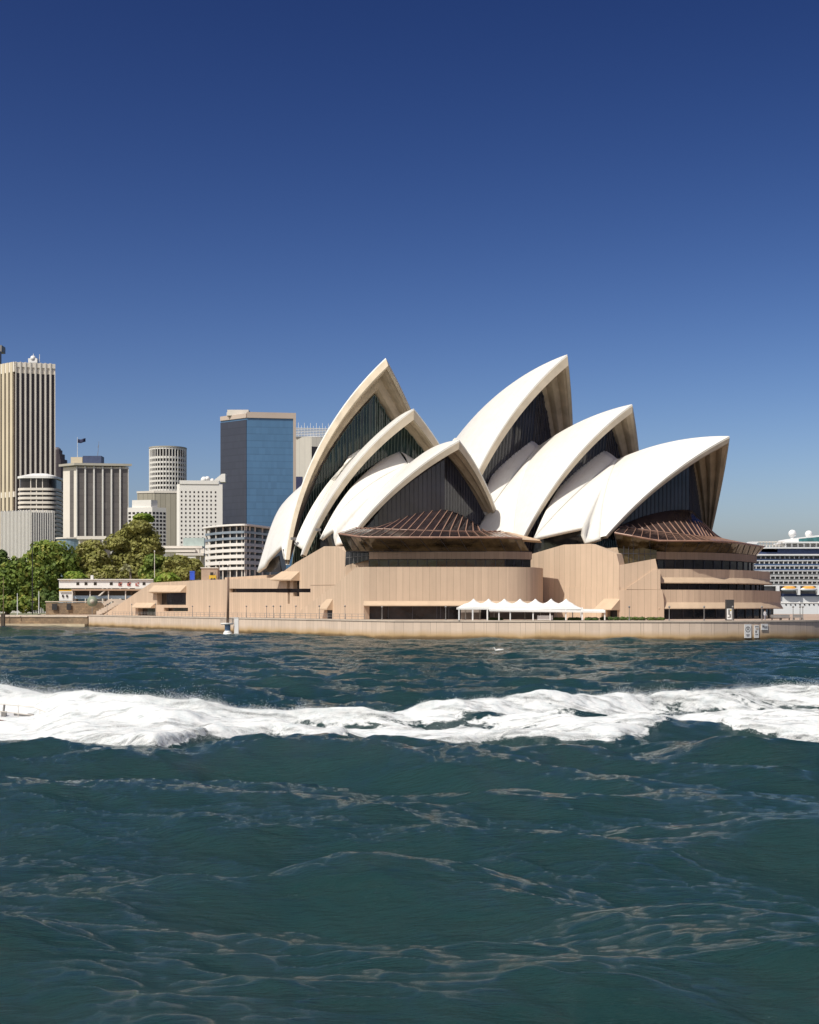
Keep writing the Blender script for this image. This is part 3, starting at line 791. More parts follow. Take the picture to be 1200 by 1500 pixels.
def wake_field(x, y):
    """height above the water and foam cover of the speedboat's wake"""
    n_, f_ = wake_edges(x)
    n_ = n_ + 1.6 * (fbm(x / 4.5, y * 0 + 3, 21, 4) - .5); f_ = f_ + 2.0 * (fbm(x / 5.0, y * 0 + 9, 31, 4) - .5)
    w = (y - n_) / np.maximum(f_ - n_, 1.0)                    # 0 near edge .. 1 far edge
    px = x / y * 2000 + 600
    left = np.clip((430 - px) / 300, 0, 1)                      # churned water right behind the boat
    right = np.clip((px - 560) / 250, 0, 1)
    inside = np.clip(w / 0.10, 0, 1) * np.clip((1 - w) / 0.08, 0, 1)
    lump = fbm(x / 3.4, y / 1.3, 41, 5, 0.5); fine = fbm(x / 1.0, y / 0.4, 51, 3)
    ridge_n = np.exp(-((w - 0.13) / 0.10) ** 2); ridge_f = np.exp(-((w - 0.86) / 0.09) ** 2); mid_ = np.exp(-((w - 0.42) / 0.2) ** 2)
    h = ridge_n * (0.24 + 0.40 * left) + ridge_f * (0.36 + 0.55 * right + 0.75 * left) + mid_ * (0.10 + 0.9 * left)
    boat = np.clip((105 - px) / 60, 0, 1) * np.clip((66.0 - y) / 3.0, 0, 1)
    h = h * (1 - 0.85 * boat)
    h = h * (0.74 + 0.5 * lump) + inside * (0.10 * (fine - .3) + 0.18 * (lump - .35))
    trough = np.exp(-((w - 0.62) / 0.13) ** 2) * (1 - left) * (0.68 - 0.2 * right) * (0.35 + 0.65 * np.clip((px - 580) / 120, 0, 1))
    strk = fbm(x / 2.6 + y / 2.2, y / 0.9, 45, 5, 0.6)
    foam = inside * (1.05 - 0.95 * trough) + 0.75 * (lump - .5) + (1 - left) * (1.7 * (strk - .5) - 0.12)
    foam = np.where((w > -0.3) & (w < 1.3), foam, 0) * np.clip(inside * 8, 0, 1)
    return h * np.clip((w + .12) / .2, 0, 1) * np.clip((1.1 - w) / .15, 0, 1), np.clip(foam, 0, 1.2), w

t = NT('harbour_water')
ft = t.n('Attribute', attribute_name='foam').outputs['Fac']
pos = t.pos(); sp = t.n('SeparateXYZ'); t.l(pos, sp.inputs[0])
big = t.noise(pos, 0.035, 4)
body = t.ramp(big, [(0.3, (0.010, 0.036, 0.037)), (0.7, (0.014, 0.047, 0.048))])
n1 = t.noise(t.scalev(pos, (1, 1, 1)), 2.2, 6, 0.62); n2 = t.noise(pos, 0.7, 5, 0.6)
fm = t.math('ADD', ft, t.math('MULTIPLY', t.math('SUBTRACT', n1, 0.5), 1.5))
fmask = t.ramp(fm, [(0.36, 0.0), (0.56, 1.0)])
t.col(t.mix(fmask, body, (0.80, 0.82, 0.81)))
rg = t.ramp(fmask, [(0.0, 0.075), (1.0, 0.85)]); t.l(rg, t.b.inputs['Roughness']); t.set(IOR=1.33)
t.b.inputs['Specular IOR Level'].default_value = 0.5
rot = t.n('Mapping'); rot.inputs['Rotation'].default_value = (0, 0, R_(-14)); rot.inputs['Scale'].default_value = (0.30, 1.5, 1); t.l(pos, rot.inputs['Vector'])
rot2 = t.n('Mapping'); rot2.inputs['Rotation'].default_value = (0, 0, R_(18)); rot2.inputs['Scale'].default_value = (0.45, 1.5, 1); t.l(pos, rot2.inputs['Vector'])
rip = t.math('ADD', t.math('MULTIPLY', t.noise(rot.outputs[0], 5.5, 6, 0.72), 0.85), t.math('MULTIPLY', t.noise(rot2.outputs[0], 1.1, 5, 0.62), 1.0))
t.bump(rip, 0.20, 0.8)
M['water'] = t.m

# radial sheet, finer towards the viewpoint
na = 820; r = [12.0]
while r[-1] < 620: r.append(r[-1] + max(0.012, min(r[-1] ** 2 * 1.1e-4, 0.5 if r[-1] < 275 else 6.0)))
r = np.array(r)
a1 = np.linspace(-0.31, 0.31, na - 160); side = np.geomspace(0.312, 1.25, 80)
ang = np.concatenate([-side[::-1], a1, side])
RR, AA = np.meshgrid(r, ang, indexing='ij'); x = RR * np.sin(AA); y = RR * np.cos(AA)
cell = np.maximum(np.gradient(r)[:, None] * np.ones_like(AA) * 0.8, RR * np.gradient(ang)[None, :])
X, Y, Zz = sea(x, y, cell)
hh, foam, w_ = wake_field(x, y)
n_, f_ = wake_edges(x)
streak = np.clip(fbm(x / 5.0, y / 1.4, 61, 5, .6) - .57, 0, 1) * 3.2 * np.exp(-np.clip(n_ - y, 0, 99) / 5.0) * (y < n_ + 2)
pxx = x / y * 2000 + 600
streak = streak * np.clip((330 - pxx) / 200, 0.25, 1)
Zz = Zz * (1 - 0.35 * np.clip(foam, 0, 1)) + hh * 0.85
me = grid_mesh('harbour_water', X, Y, Zz, M['water'])
vattr(me, 'foam', np.clip(foam * 0.9 + streak * .55, 0, 1))
water = struct(link('harbour_water', me))
# open water beyond, in one coarse ring joined under the horizon
mb = MB(); mb.add([(-9000, 615, -0.45), (9000, 615, -0.45), (9000, 16000, -0.45), (-9000, 16000, -0.45)], [(0, 1, 2, 3)])
mb.add([(-9000, -3000, -0.9), (9000, -3000, -0.9), (9000, 615, -0.9), (-9000, 615, -0.9)], [(0, 1, 2, 3)])
struct(mb.build('outer_harbour_water', M['water']))

# foam and spray of the wake
t = NT('wake_foam'); n = t.noise(t.pos(), 2.5, 6, 0.6)
t.col(t.ramp(n, [(0.3, (0.78, 0.82, 0.82)), (0.6, (0.88, 0.89, 0.88))])); t.set(Roughness=0.9); t.b.inputs['Specular IOR Level'].default_value = 0.1
t.b.inputs['Subsurface Weight'].default_value = 0.0
t.bump(n, 0.12, 0.8); M['spray'] = t.m
t = NT('wake_foam_lace'); n = t.noise(t.pos(), 2.5, 6, 0.6); fa = t.n('Attribute', attribute_name='foam').outputs['Fac']
t.col(t.ramp(n, [(0.3, (0.62, 0.67, 0.68)), (0.62, (0.80, 0.81, 0.80))])); t.set(Roughness=0.9); t.b.inputs['Specular IOR Level'].default_value = 0.1
mp = t.n('Mapping'); mp.inputs['Rotation'].default_value = (0, 0, R_(-22)); mp.inputs['Scale'].default_value = (0.32, 1.5, 1); t.l(t.pos(), mp.inputs['Vector'])
l1 = t.noise(mp.outputs[0], 1.6, 7, 0.68)
al = t.math('ADD', fa, t.math('MULTIPLY', t.math('SUBTRACT', l1, 0.5), 2.5))
t.l(t.ramp(al, [(0.30, 0.0), (0.90, 1.0)]), t.b.inputs['Alpha'])
t.bump(l1, 0.25, 0.8); M['foam'] = t.m
gx = np.arange(-36, 46, 0.14); gy = np.arange(48, 86, 0.16)
GX, GY = np.meshgrid(gx, gy, indexing='ij')
keep = None
sx, sy, sz = sea(GX, GY, np.full_like(GX, 0.3))
hh, foam, w_ = wake_field(GX, GY)
lumps = fbm(GX / 1.3, GY / 0.5, 81, 4, .55)
thick = (foam - 0.66 + 0.9 * (lumps - .5)) * 0.55
ZF = sz * 0.65 + hh + np.minimum(thick, 0.10)
sel = (foam > 0.12)
me = grid_mesh('wake_foam', sx, sy, ZF, M['foam']); vattr(me, 'foam', np.clip(foam, 0, 1.0))
bm = bmesh.new(); bm.from_mesh(me); sflat = sel.ravel(); bm.verts.ensure_lookup_table()
bmesh.ops.delete(bm, geom=[v for v in bm.verts if not sflat[v.index]], context='VERTS'); bm.to_mesh(me); bm.free()
tag(link('wake_foam', me), 'broad band of white churned foam left behind the speedboat', 'foam', kind='stuff')
# droplets thrown above the ridges
OCT = np.array([(1, 1, 1), (-1, -1, 1), (-1, 1, -1), (1, -1, -1)], float)
OF = np.array([(0, 1, 2), (0, 3, 1), (0, 2, 3), (1, 3, 2)])
nd = 380000
dx = rng.uniform(-34, 42, nd); n_, f_ = wake_edges(dx)
pick = rng.random(nd)
wv = np.where(pick < .62, rng.normal(0.88, 0.05, nd), np.where(pick < .82, rng.normal(0.08, 0.05, nd), rng.uniform(0.1, 0.9, nd)))
dy = n_ + wv * (f_ - n_)
hh, foam, w_ = wake_field(dx, dy); _, _, wz = sea(dx, dy, np.full_like(dx, 0.3))
pxd = dx / dy * 2000 + 600
puff = (0.25 + 1.6 * np.clip(fbm(dx / 1.7, dy * 0, 91, 4) - .32, 0, 1)) * (0.45 + 1.0 * np.clip((500 - pxd) / 350, 0, 1) + 0.35 * np.clip((pxd - 900) / 200, 0, 1))
dz = wz * .65 + hh + rng.exponential(0.15, nd) * puff * 1.5
okd = (hh > 0.12)
rad = rng.uniform(0.0035, 0.009, nd)
C_ = np.stack([dx, dy, dz], -1)[okd]; rd = rad[okd]
V = (C_[:, None, :] + OCT[None] * rd[:, None, None]).reshape(-1, 3); Fc = (OF[None] + 4 * np.arange(len(C_))[:, None, None]).reshape(-1, 3)
me = bpy.data.meshes.new('spray'); me.vertices.add(len(V)); me.vertices.foreach_set('co', V.ravel())
me.loops.add(Fc.size); me.loops.foreach_set('vertex_index', Fc.ravel().astype(np.int32)); me.polygons.add(len(Fc))
me.polygons.foreach_set('loop_start', np.arange(len(Fc)) * 3); me.polygons.foreach_set('loop_total', np.full(len(Fc), 3)); me.update(calc_edges=True); me.materials.append(M['spray'])
tag(link('spray', me), 'fine white spray thrown up along the ridges of the wake', 'spray', kind='stuff')

# ------------------------------------------------------------------ ground behind the water
gd = MB(); P = [at(-900, 900, 436), at(-40, 900, 418), at(40, 900, 415), at(126, 900, 412), Vector((-60, 446, 0)), Vector((40, 470, 0)), Vector((60, 640, 0)), Vector((90, 3000, 0)), Vector((-2500, 3000, 0)), Vector((-2500, 800, 0))]
gd.prism([(p.x, p.y) for p in P], 0.4, 3.0)
struct(gd.build('ground', plain('foreshore_ground', (0.16, 0.17, 0.09), 0.95, 0.4, 0.05)))
gd = MB(); P = [pl(-400, 414), pl(5, 411.7), pl(100, 408.2), pl(127.5, 404.4), pl(150, 432), pl(80, 440), pl(-400, 440)]
gd.prism([(p.x, p.y) for p in P], 2.0, 3.25)
struct(gd.build('forecourt_paving', plain('pale_paving', (0.52, 0.45, 0.36), 0.9, 0.12, 0.5)))

# sandstone sea wall at the gardens
def stonewall():
    t = NT('sandstone_blocks'); uv = t.uv(); br = t.n('TexBrick', i_Scale=1.0); t.l(uv, br.inputs['Vector'])
    br.inputs['Color1'].default_value = (0.36, 0.25, 0.15, 1); br.inputs['Color2'].default_value = (0.23, 0.16, 0.10, 1); br.inputs['Mortar'].default_value = (0.10, 0.08, 0.06, 1)
    br.inputs['Brick Width'].default_value = 1.1; br.inputs['Row Height'].default_value = 0.55; br.inputs['Mortar Size'].default_value = 0.02
    g = t.noise(t.pos(), 0.3, 6, 0.65); t.col(t.mix(t.ramp(g, [(0.4, 0.0), (0.7, 0.75)]), br.outputs[0], (0.10, 0.08, 0.06)))
    t.set(Roughness=0.95); return t.m
M['stone'] = stonewall()
gw = thing('garden_sea_wall', 'rough brown sandstone block wall with a pale ledge at the waterline, left of the concrete quay', 'sea wall', (-95, 406, 0))
m = MB(); line = [pl(-420, 412), pl(2, 410), pl(4, 410), pl(100, 406.5), pl(128.5, 402.5)]
band(m, line, -1.0, 2.75, 1.6); m.build('wall_face', M['stone'], gw)
m = MB(); band(m, offs(line, -1.3), -1.0, 0.75, 2.0); m.build('ledge', plain('pale_ledge', (0.50, 0.41, 0.28), 0.9, 0.15, 0.5), gw)
m = MB(); band(m, offs(line, -0.2), 2.76, 3.1, 1.9); m.build('coping', M['coping'], gw)
pi_ = thing('mooring_pile', 'dark timber pile standing in the water against the sandstone wall at the left edge', 'pile', at(4, 918, 405))
m = MB(); m.box(at(4.5, 911, 405), (1.0, 1.0, 5.0)); m.tube(at(4.5, 900.6, 405), at(4.5, 899, 405), .62, .45, 8); m.build('post', plain('old_timber', (0.09, 0.07, 0.05), 0.9, 0.3, 1.0), pi_)

# ------------------------------------------------------------------ city buildings
def fbox(mb, A, B, u0, u1, z0, z1, proud, depth, mi=0):
    """box on the facade A-B (plan points, outside on the right hand side going A to B)"""
    A = Vector(A); B = Vector(B); d = (B - A); L = d.length; d /= L; n = Vector((d.y, -d.x))
    p0 = A + d * (u0 * L); p1 = A + d * (u1 * L)
    q = [p0 + n * proud, p1 + n * proud, p1 - n * depth, p0 - n * depth]
    mb.prism([tuple(p) for p in q], z0, z1, mi)
def windows(parent, mat, cells, proud=0.06, name='window', stuff_from=100):
    """cells (A, B, u0, u1, z0, z1): each pane of glass a part; past a hundred the rest is one part"""
    rest = MB()
    for k, (A, B, u0, u1, z0, z1) in enumerate(cells):
        if k < stuff_from:
            m = MB(); fbox(m, A, B, u0, u1, z0, z1, proud, 0.3); m.build(name, mat, parent)
        else: fbox(rest, A, B, u0, u1, z0, z1, proud, 0.3)
    if rest.v:
        o = rest.build(name, mat, parent); o['kind'] = 'stuff'
def corner_block(pxl, pxc, pxr, Dc, slopeL=0.9, slopeR=0.35):
    """plan corners of a block showing two faces: left end, corner, right end, back"""
    C = pl(pxc, Dc)
    def meet(px, dirv):
        k = (px - CX) / FPX; s = (C.x - k * C.y) / (k * dirv.y - dirv.x); return C + dirv * s
    L = meet(pxl, Vector((-1, slopeL)).normalized()); R = meet(pxr, Vector((1, slopeR)).normalized())
    return L, C, R, L + R - C
GZ = 2.9
M['bld_pale'] = plain('pale_render', (0.70, 0.65, 0.575), 0.8, 0.08, 0.05)
M['bld_cream'] = plain('cream_precast', (0.60, 0.52, 0.38), 0.8, 0.08, 0.05)
M['bld_white'] = plain('white_render', (0.74, 0.72, 0.67), 0.8, 0.05, 0.05)
M['bld_grey'] = plain('grey_concrete', (0.40, 0.38, 0.32), 0.85, 0.12, 0.06)
M['bld_dark'] = glassy('dark_tower_glass', (0.030, 0.026, 0.026), 0.15, 0.4, 0.35, 0.06)
M['bld_blue'] = None
def curtain(name, c, fl, pw, rough=0.12, spec=0.5, lite=(0.15, 0.22, 0.30), frac=0.06):
    t = NT(name); uv = t.uv(); sp = t.n('SeparateXYZ'); t.l(uv, sp.inputs[0])
    fu = t.math('FLOOR', t.math('DIVIDE', sp.outputs[0], pw)); fv = t.math('FLOOR', t.math('DIVIDE', sp.outputs[1], fl))
    cmb = t.n('CombineXYZ'); t.l(fu, cmb.inputs[0]); t.l(fv, cmb.inputs[1])
    w = t.n('TexWhiteNoise', noise_dimensions='2D'); t.l(cmb.outputs[0], w.inputs['Vector'])
    base = t.ramp(w.outputs['Value'], [(0.0, tuple(x * .92 for x in c)), (1.0, tuple(x * 1.1 for x in c))])
    big = t.noise(t.pos(), 0.012, 4); base = t.mix(t.ramp(big, [(0.35, 0.0), (0.7, 0.45)]), base, tuple(min(1, x * 1.7) for x in c))
    row = t.math('LESS_THAN', t.math('FRACT', t.math('DIVIDE', sp.outputs[1], fl)), 0.16)
    base = t.mix(t.math('MULTIPLY', row, 0.22), base, tuple(x * .45 for x in c))
    bl = t.noise(t.scalev(cmb.outputs[0], (0.35, 0.9, 1)), 1.3, 2); base = t.mix(t.math('MULTIPLY', t.math('GREATER_THAN', bl, 0.68), 0.55), base, lite)
    t.col(base); t.set(Roughness=rough); t.b.inputs['Specular IOR Level'].default_value = spec; return t.m

# tall ribbed tower at the left edge
D = 900; L, C, R, K = corner_block(-62, 22.5, 81, D, 0.8, 0.3); z1 = zat(530, D)
tw = thing('office_tower', 'tall dark office tower with pale vertical ribs at the left edge', 'tower', (C.x, C.y, GZ))
m = MB(); m.prism([tuple(p) for p in (L, C, R, K)], GZ, z1 - 7); m.build('curtain_wall', curtain('bronze_curtain_wall', (0.045, 0.034, 0.030), 3.7, 1.6, 0.2, 0.4, (0.10, 0.08, 0.07)), tw)
for i in range(9):
    m = MB(); u = i / 8.0; fbox(m, C, R, max(0, u - .023), min(1, u + .023), GZ, z1 - (0 if i < 8 else 5), 1.4, 0.4); m.build('rib', M['bld_pale'], tw)
for i in range(15):
    m = MB(); u = i / 15.0; fbox(m, L, C, u, u + .042, GZ, z1, 1.2, 0.4); m.build('rib', M['bld_cream'], tw)
for A_, B_, u1_, za_, zb_, pr_ in ((L, C, 1.0, z1 - 6.5, z1, .9), (C, R, 1, z1 - 7.3, z1 - 3.4, .35), (C, R, 1, z1 - 3.35, z1 - .3, 1.0), (L, C, 1, zat(728, D), zat(720, D), .9)):
    m = MB(); fbox(m, A_, B_, 0, u1_, za_, zb_, pr_, 2); m.build('crown_band', M['bld_pale'], tw)
m = MB(); b = at(49, 531, D + 14); m.tube(b, at(49, 518, D + 14), .5, .2, 6); m.ball(at(48.5, 525, D + 13), 1.9); m.tube(at(58, 533, D + 14), at(58, 519, D + 14), .2, n=5); m.box((b.x, b.y, b.z + 1), (6, 4, 3)); m.build('roof_mast', M['white'], tw)

L, C, R, K = corner_block(-30, -10, 2.2, 1050); st = thing('dark_skyscraper', 'narrow sliver of a dark skyscraper behind the ribbed tower at the left edge', 'tower', (C.x, C.y, GZ))
m = MB(); m.prism([tuple(p) for p in (L, C, R, K)], GZ, zat(514, 1050)); m.build('curtain_wall', curtain('slate_curtain_wall', (0.03, 0.04, 0.06), 3.6, 2), st)
m = MB(); m.box(at(-8, 512, 1060), (14, 10, 5)); m.build('plant_room', M['steel'], st)

# domed granite tower
D = 1150; dt = thing('domed_tower', 'brown granite tower with a stepped dome peeping out behind the ribbed tower', 'tower', (*pl(86, D), GZ))
M['granite'] = curtain('brown_granite', (0.10, 0.085, 0.09), 3.6, 2.4, 0.5, 0.3)
m = MB(); c = pl(84, D)
def ngon(c, r, n=16, ph=0.2): return [(c[0] + r * math.cos(ph + 2 * math.pi * i / n), c[1] + r * math.sin(ph + 2 * math.pi * i / n)) for i in range(n)]
m.prism(ngon(c, 8.2), GZ, zat(674, D)); m.build('shaft', M['granite'], dt)
m = MB(); m.prism(ngon(c, 6.2), zat(674, D) - .2, zat(666, D)); m.prism(ngon(c, 4.2), zat(666, D), zat(660, D)); m.ball((c.x, c.y, zat(660, D)), 3.2, 12, 8, sq=(1, 1, .9)); m.build('dome', M['granite'], dt)

# round cornered balcony building with white tent roof
D = 760; rb = thing('balcony_tower', 'cream tower of ringed balconies under a white tent roof, in front of the ribbed tower', 'apartment block', (*pl(62, D), GZ))
c = pl(60, D + 10); r_ = 10.5
def rr(c, w, d, r, n=8):
    o = []
    for sx, sy, a0 in ((1, 1, 0), (-1, 1, 90), (-1, -1, 180), (1, -1, 270)):
        for i in range(n + 1):
            a = R_(a0 + 90 * i / n); o.append((c[0] + sx * (w - r) + r * math.cos(a), c[1] + sy * (d - r) + r * math.sin(a)))
    return o
zt_ = zat(699, D); m = MB(); m.prism(rr(c, 10.2, 10, 5), GZ, zt_); m.build('wall', M['bld_dark'], rb)
nfl = 13; step = (zt_ - 6 - zat(800, D)) / nfl
for i in range(nfl):
    z = zat(800, D) + step * (i + 1); m = MB(); m.prism(rr(c, 11.2, 11, 5.6), z - 1.35, z); m.build('balcony', M['bld_pale'], rb)
m = MB(); m.prism(rr(c, 11.4, 11.2, 5.6), zt_ - .6, zt_ + .6); 
ring = rr(c, 11.3, 11.1, 5.6); z0 = zt_ + .65; n = len(ring)
m.add([(p[0], p[1], z0) for p in ring] + [((p[0] - c.x) * .38 + c.x, (p[1] - c.y) * .38 + c.y, zat(692, D)) for p in ring], [(i, (i + 1) % n, n + (i + 1) % n, n + i) for i in range(n)] + [tuple(range(n, 2 * n))]); m.build('roof', M['white'], rb)
for i in range(8):
    m = MB(); a = R_(200 + 18 * i); m.tube((c.x + 10.6 * math.cos(a), c.y + 10.4 * math.sin(a), zat(800, D)), (c.x + 10.6 * math.cos(a), c.y + 10.4 * math.sin(a), zt_), .35, n=6); m.build('column', M['bld_pale'], rb)

# low ribbed block
D = 640; L, C, R, K = corner_block(2, 46, 79.5, D, 0.45, 0.5); z1 = zat(748, D); lb = thing('ribbed_office_block', 'low white office block with closely spaced vertical fins above the trees', 'office block', (C.x, C.y, GZ))
m = MB(); m.prism([tuple(p) for p in (L, C, R, K)], GZ, z1 - .8); m.build('wall', plain('louvre_grey', (0.20, 0.20, 0.21), 0.6), lb)
for A, B, nn, wd in ((L, C, 22, .010), (C, R, 10, .022)):
    for i in range(nn + 1):
        m = MB(); u = i / nn; fbox(m, A, B, max(0, u - wd), min(1, u + wd), GZ, z1 + (.4 if i % 2 else 0), .55, .3); m.build('fin', M['bld_white'], lb)

# hotel of pale piers with roof box and flags
D = 720; L, C, R, K = corner_block(92.5, 112, 188.5, D, 0.75, 0.16); z1 = zat(683, D); ho = thing('pier_office_block', 'grey glazed block with white vertical piers and a flat overhanging roof', 'office block', (C.x, C.y, GZ))
m = MB(); m.prism([tuple(p) for p in (L, C, R, K)], GZ, z1); m.build('wall', M['bld_pale'], ho)
M['grid_glass'] = curtain('grey_grid_glazing', (0.115, 0.105, 0.10), 3.4, 1.7, 0.25, 0.4, (0.22, 0.2, 0.18))
for i in range(6):
    m = MB(); fbox(m, C, R, (i + .14) / 6, (i + .9) / 6, GZ, z1 - 1.0, .12, .3); m.build('window_bay', M['grid_glass'], ho)
for i in range(7):
    m = MB(); u = (i + .02) / 6; fbox(m, C, R, max(0, u - .014), min(1, u + .014), GZ, z1, 1.0, .3); m.build('pier', M['bld_white'], ho)
m = MB(); fbox(m, L, C, .52, .80, GZ, z1 - 2, .12, .3); m.build('window_bay', M['grid_glass'], ho)
q = [L + Vector((-2.2, -.6)), C + Vector((-.6, -2.2)), R + Vector((2, -1.5)), K + Vector((1, 2))]
m = MB(); m.prism([tuple(p) for p in q], z1 + .4, z1 + 1.6); m.build('roof', M['bld_grey'], ho)
m = MB(); m.box(at(137, 674.5, D + 10), (9.8, 7, 4.2)); m.build('plant_room', plain('blue_cladding', (0.05, 0.07, 0.14), 0.5), ho)
m = MB(); m.box(at(114.5, 675.5, D + 10), (6.2, 7, 3.6)); m.build('lift_house', M['bld_cream'], ho)
fp = thing('flagpole', 'white pole flying a dark blue flag on the roof of the pier fronted block', 'flagpole', at(113.5, 669, D + 9))
m = MB(); m.tube(at(113.5, 671, D + 9), at(113.5, 640.5, D + 9), .17, .1, 6); m.build('pole', M['white'], fp)
m = MB(); G = []
for i in range(9):
    u = i / 8; row = []
    for j in range(4): p = at(114 + 11 * u, 643 + 1.8 * j + 1.5 * math.sin(4.5 * u) * u, D + 9); row.append(p + Vector((0, .8 * math.sin(7 * u), 0)))
    G.append(row)
m.grid(G); f_o = m.build('flag', plain('navy_cloth', (0.02, 0.025, 0.07), 0.8), fp); md = f_o.modifiers.new('t', 'SOLIDIFY'); md.thickness = .03
rm = thing('roof_mast', 'thin bent radio mast beside the flag on the pier fronted block', 'mast', at(144, 669, D + 9))
m = MB(); m.tube(at(143, 669, D + 9), at(145, 646.5, D + 9), .14, .08, 5); m.tube(at(144.6, 651, D + 9), at(143, 656, D + 9), .1, n=4); m.build('pole', M['steel'], rm)

# stepped white block behind the fig tree
D = 700; wb = thing('white_office_block', 'white office block with rows of square windows behind the tall tree', 'office block', (*pl(215, D), GZ))
L, C, R, K = corner_block(187, 223, 243.5, D, 0.2, 0.7); z1 = zat(743, D); m = MB(); m.prism([tuple(p) for p in (L, C, R, K)], GZ, z1)
q = [L.lerp(K, .15) + Vector((1.2, 0)), C.lerp(K, .1), C.lerp(R, .3) + Vector((0, 3)), K]; m.prism([tuple(p) for p in q], z1 - .05, zat(732, D)); m.build('wall', M['bld_white'], wb)
cells = []
for r0 in range(9):
    zz = zat(753 + 5.6 * r0, D)
    for i in range(6): cells.append((L, C, (i + .2) / 6, (i + .82) / 6, zz, zz + 1.15))
    for i in range(4): cells.append((C, R, (i + .14) / 4, (i + .8) / 4, zz, zz + 1.15))
windows(wb, M['bld_dark'], cells)

# round tower
D = 1000; rt = thing('round_tower', 'white cylindrical tower with ringed window bands', 'tower', (*pl(246, D), GZ)); c = pl(246, D + 13); rad_ = 13.6; z1 = zat(655, D)
m = MB(); m.prism(ngon(c, rad_ - .7, 40), GZ, z1 - 1); m.build('wall', M['bld_dark'], rt)
zs = [655, 657.4, 668, 671.2, 675.4, 678.2, 682.2, 685, 689, 691.8, 695.8, 698.6, 702.6, 705.4, 709.4, 712.2, 716.2, 760]
for k in range(0, len(zs) - 1, 2):
    m = MB(); m.prism(ngon(c, rad_, 40), zat(zs[k + 1], D), zat(zs[k], D)); m.build('floor_band', M['bld_white'], rt)
for i in range(22):
    a = R_(170 + 200 * i / 21); m = MB(); m.tube((c.x + (rad_ - .2) * math.cos(a), c.y + (rad_ - .2) * math.sin(a), zat(760, D)), (c.x + (rad_ - .2) * math.cos(a), c.y + (rad_ - .2) * math.sin(a), z1), .42, n=6); m.build('pier', M['bld_white'], rt)
m = MB(); m.prism(ngon(c, rad_ + .3, 40), z1 + .02, z1 + 1.0); m.build('roof_rim', M['bld_grey'], rt)
# grey block under it
D = 820; L, C, R, K = corner_block(201, 226, 262, D, 0.3, 0.12); gb = thing('grey_concrete_block', 'plain grey concrete block at the foot of the round tower', 'office block', (C.x, C.y, GZ))
m = MB(); m.prism([tuple(p) for p in (L, C, R, K)], GZ, zat(722, D)); m.build('wall', panelled('grey_precast', (0.36, 0.335, 0.27), 3.0, 0.35, 0.06), gb)
m = MB(); fbox(m, L, C, -.02, 1, zat(722, D) + .02, zat(719, D), .3, 3); fbox(m, C, R, 0, 1.02, zat(722, D) + .03, zat(718.5, D), .3, 3); m.build('parapet', M['bld_pale'], gb)

# white hotel of tiny windows
D = 600; L, C, R, K = corner_block(259, 263, 326, D, 1.2, 0.10); wh = thing('white_hotel', 'bright white hotel block dotted with a grid of tiny windows', 'hotel', (C.x, C.y, GZ)); z1 = zat(709, D)
m = MB(); m.prism([tuple(p) for p in (L, C, R, K)], GZ, z1); m.build('wall', M['bld_white'], wh)
cells = []
for r0 in range(14):
    zz = zat(722 + 6.15 * r0, D)
    for i in range(9):
        u = (.02 + i * .098) if i < 8 else .81
        cells.append((C, R, u + .01, u + .045, zz, zz + .82))
windows(wh, M['bld_dark'], cells)
m = MB(); fbox(m, C, R, 0, .9, z1 + .02, z1 + 1.6, .3, 3); m.build('parapet', M['bld_white'], wh)
m = MB()
for px, y, r_ in ((299, 703, 1.5), (304, 701.5, 1.2), (311, 704, 1.0)): m.ball(at(px, y, D + 8), r_, 8, 6)
m.box(at(308, 707, D + 9), (8.5, 4, 1.5)); m.build('roof_plant', M['white'], wh)
m = MB(); m.extrude([at(310, 706, D + 14), at(325, 694, D + 14), at(330, 694, D + 14), at(330, 706, D + 14)], (0, 4, 0)); m.build('sloping_roof', M['bld_white'], wh)

# blue glass tower
D = 700; L, C, R, K = corner_block(323.5, 361.5, 429.5, D, 0.8, 0.16); bt = thing('blue_glass_tower', 'blue glass tower with one dark face and a beige stone frame', 'tower', (C.x, C.y, GZ)); z1 = zat(612, D)
m = MB(); m.prism([tuple(p) for p in (L, C, R, K)], GZ, z1)
m.build('curtain_wall', curtain('blue_curtain_wall', (0.066, 0.150, 0.265), 3.5, 1.5, 0.22, 0.5, (0.22, 0.33, 0.42)), bt)
m = MB(); fbox(m, L, C, 0.0, .999, GZ, z1 - 1.0, .25, .2); m.build('dark_face', curtain('navy_curtain_wall', (0.036, 0.042, 0.060), 3.5, 1.5, 0.3, 0.35, (0.05, 0.06, 0.08), ), bt)['label'] = 'near black glazed face on the left of the tower'
M['beige'] = plain('beige_stone', (0.50, 0.41, 0.34), 0.8, 0.06, 0.05)
m = MB(); fbox(m, L, C, 0, 1.0, z1 + .02, zat(604.5, D) - .4, .5, 3); fbox(m, C, R, 0, 1.06, z1 + .03, zat(603.5, D), .5, 3); fbox(m, C, R, 1.0, 1.06, GZ, z1 + .01, .5, 3); m.build('stone_frame', M['beige'], bt)
m = MB(); m.box(at(350, 606, D + 10), (11, 8, 3)); m.tube(at(333, 609, D + 8), at(333, 604, D + 8), .3, n=5); m.build('roof_plant', M['bld_pale'], bt)

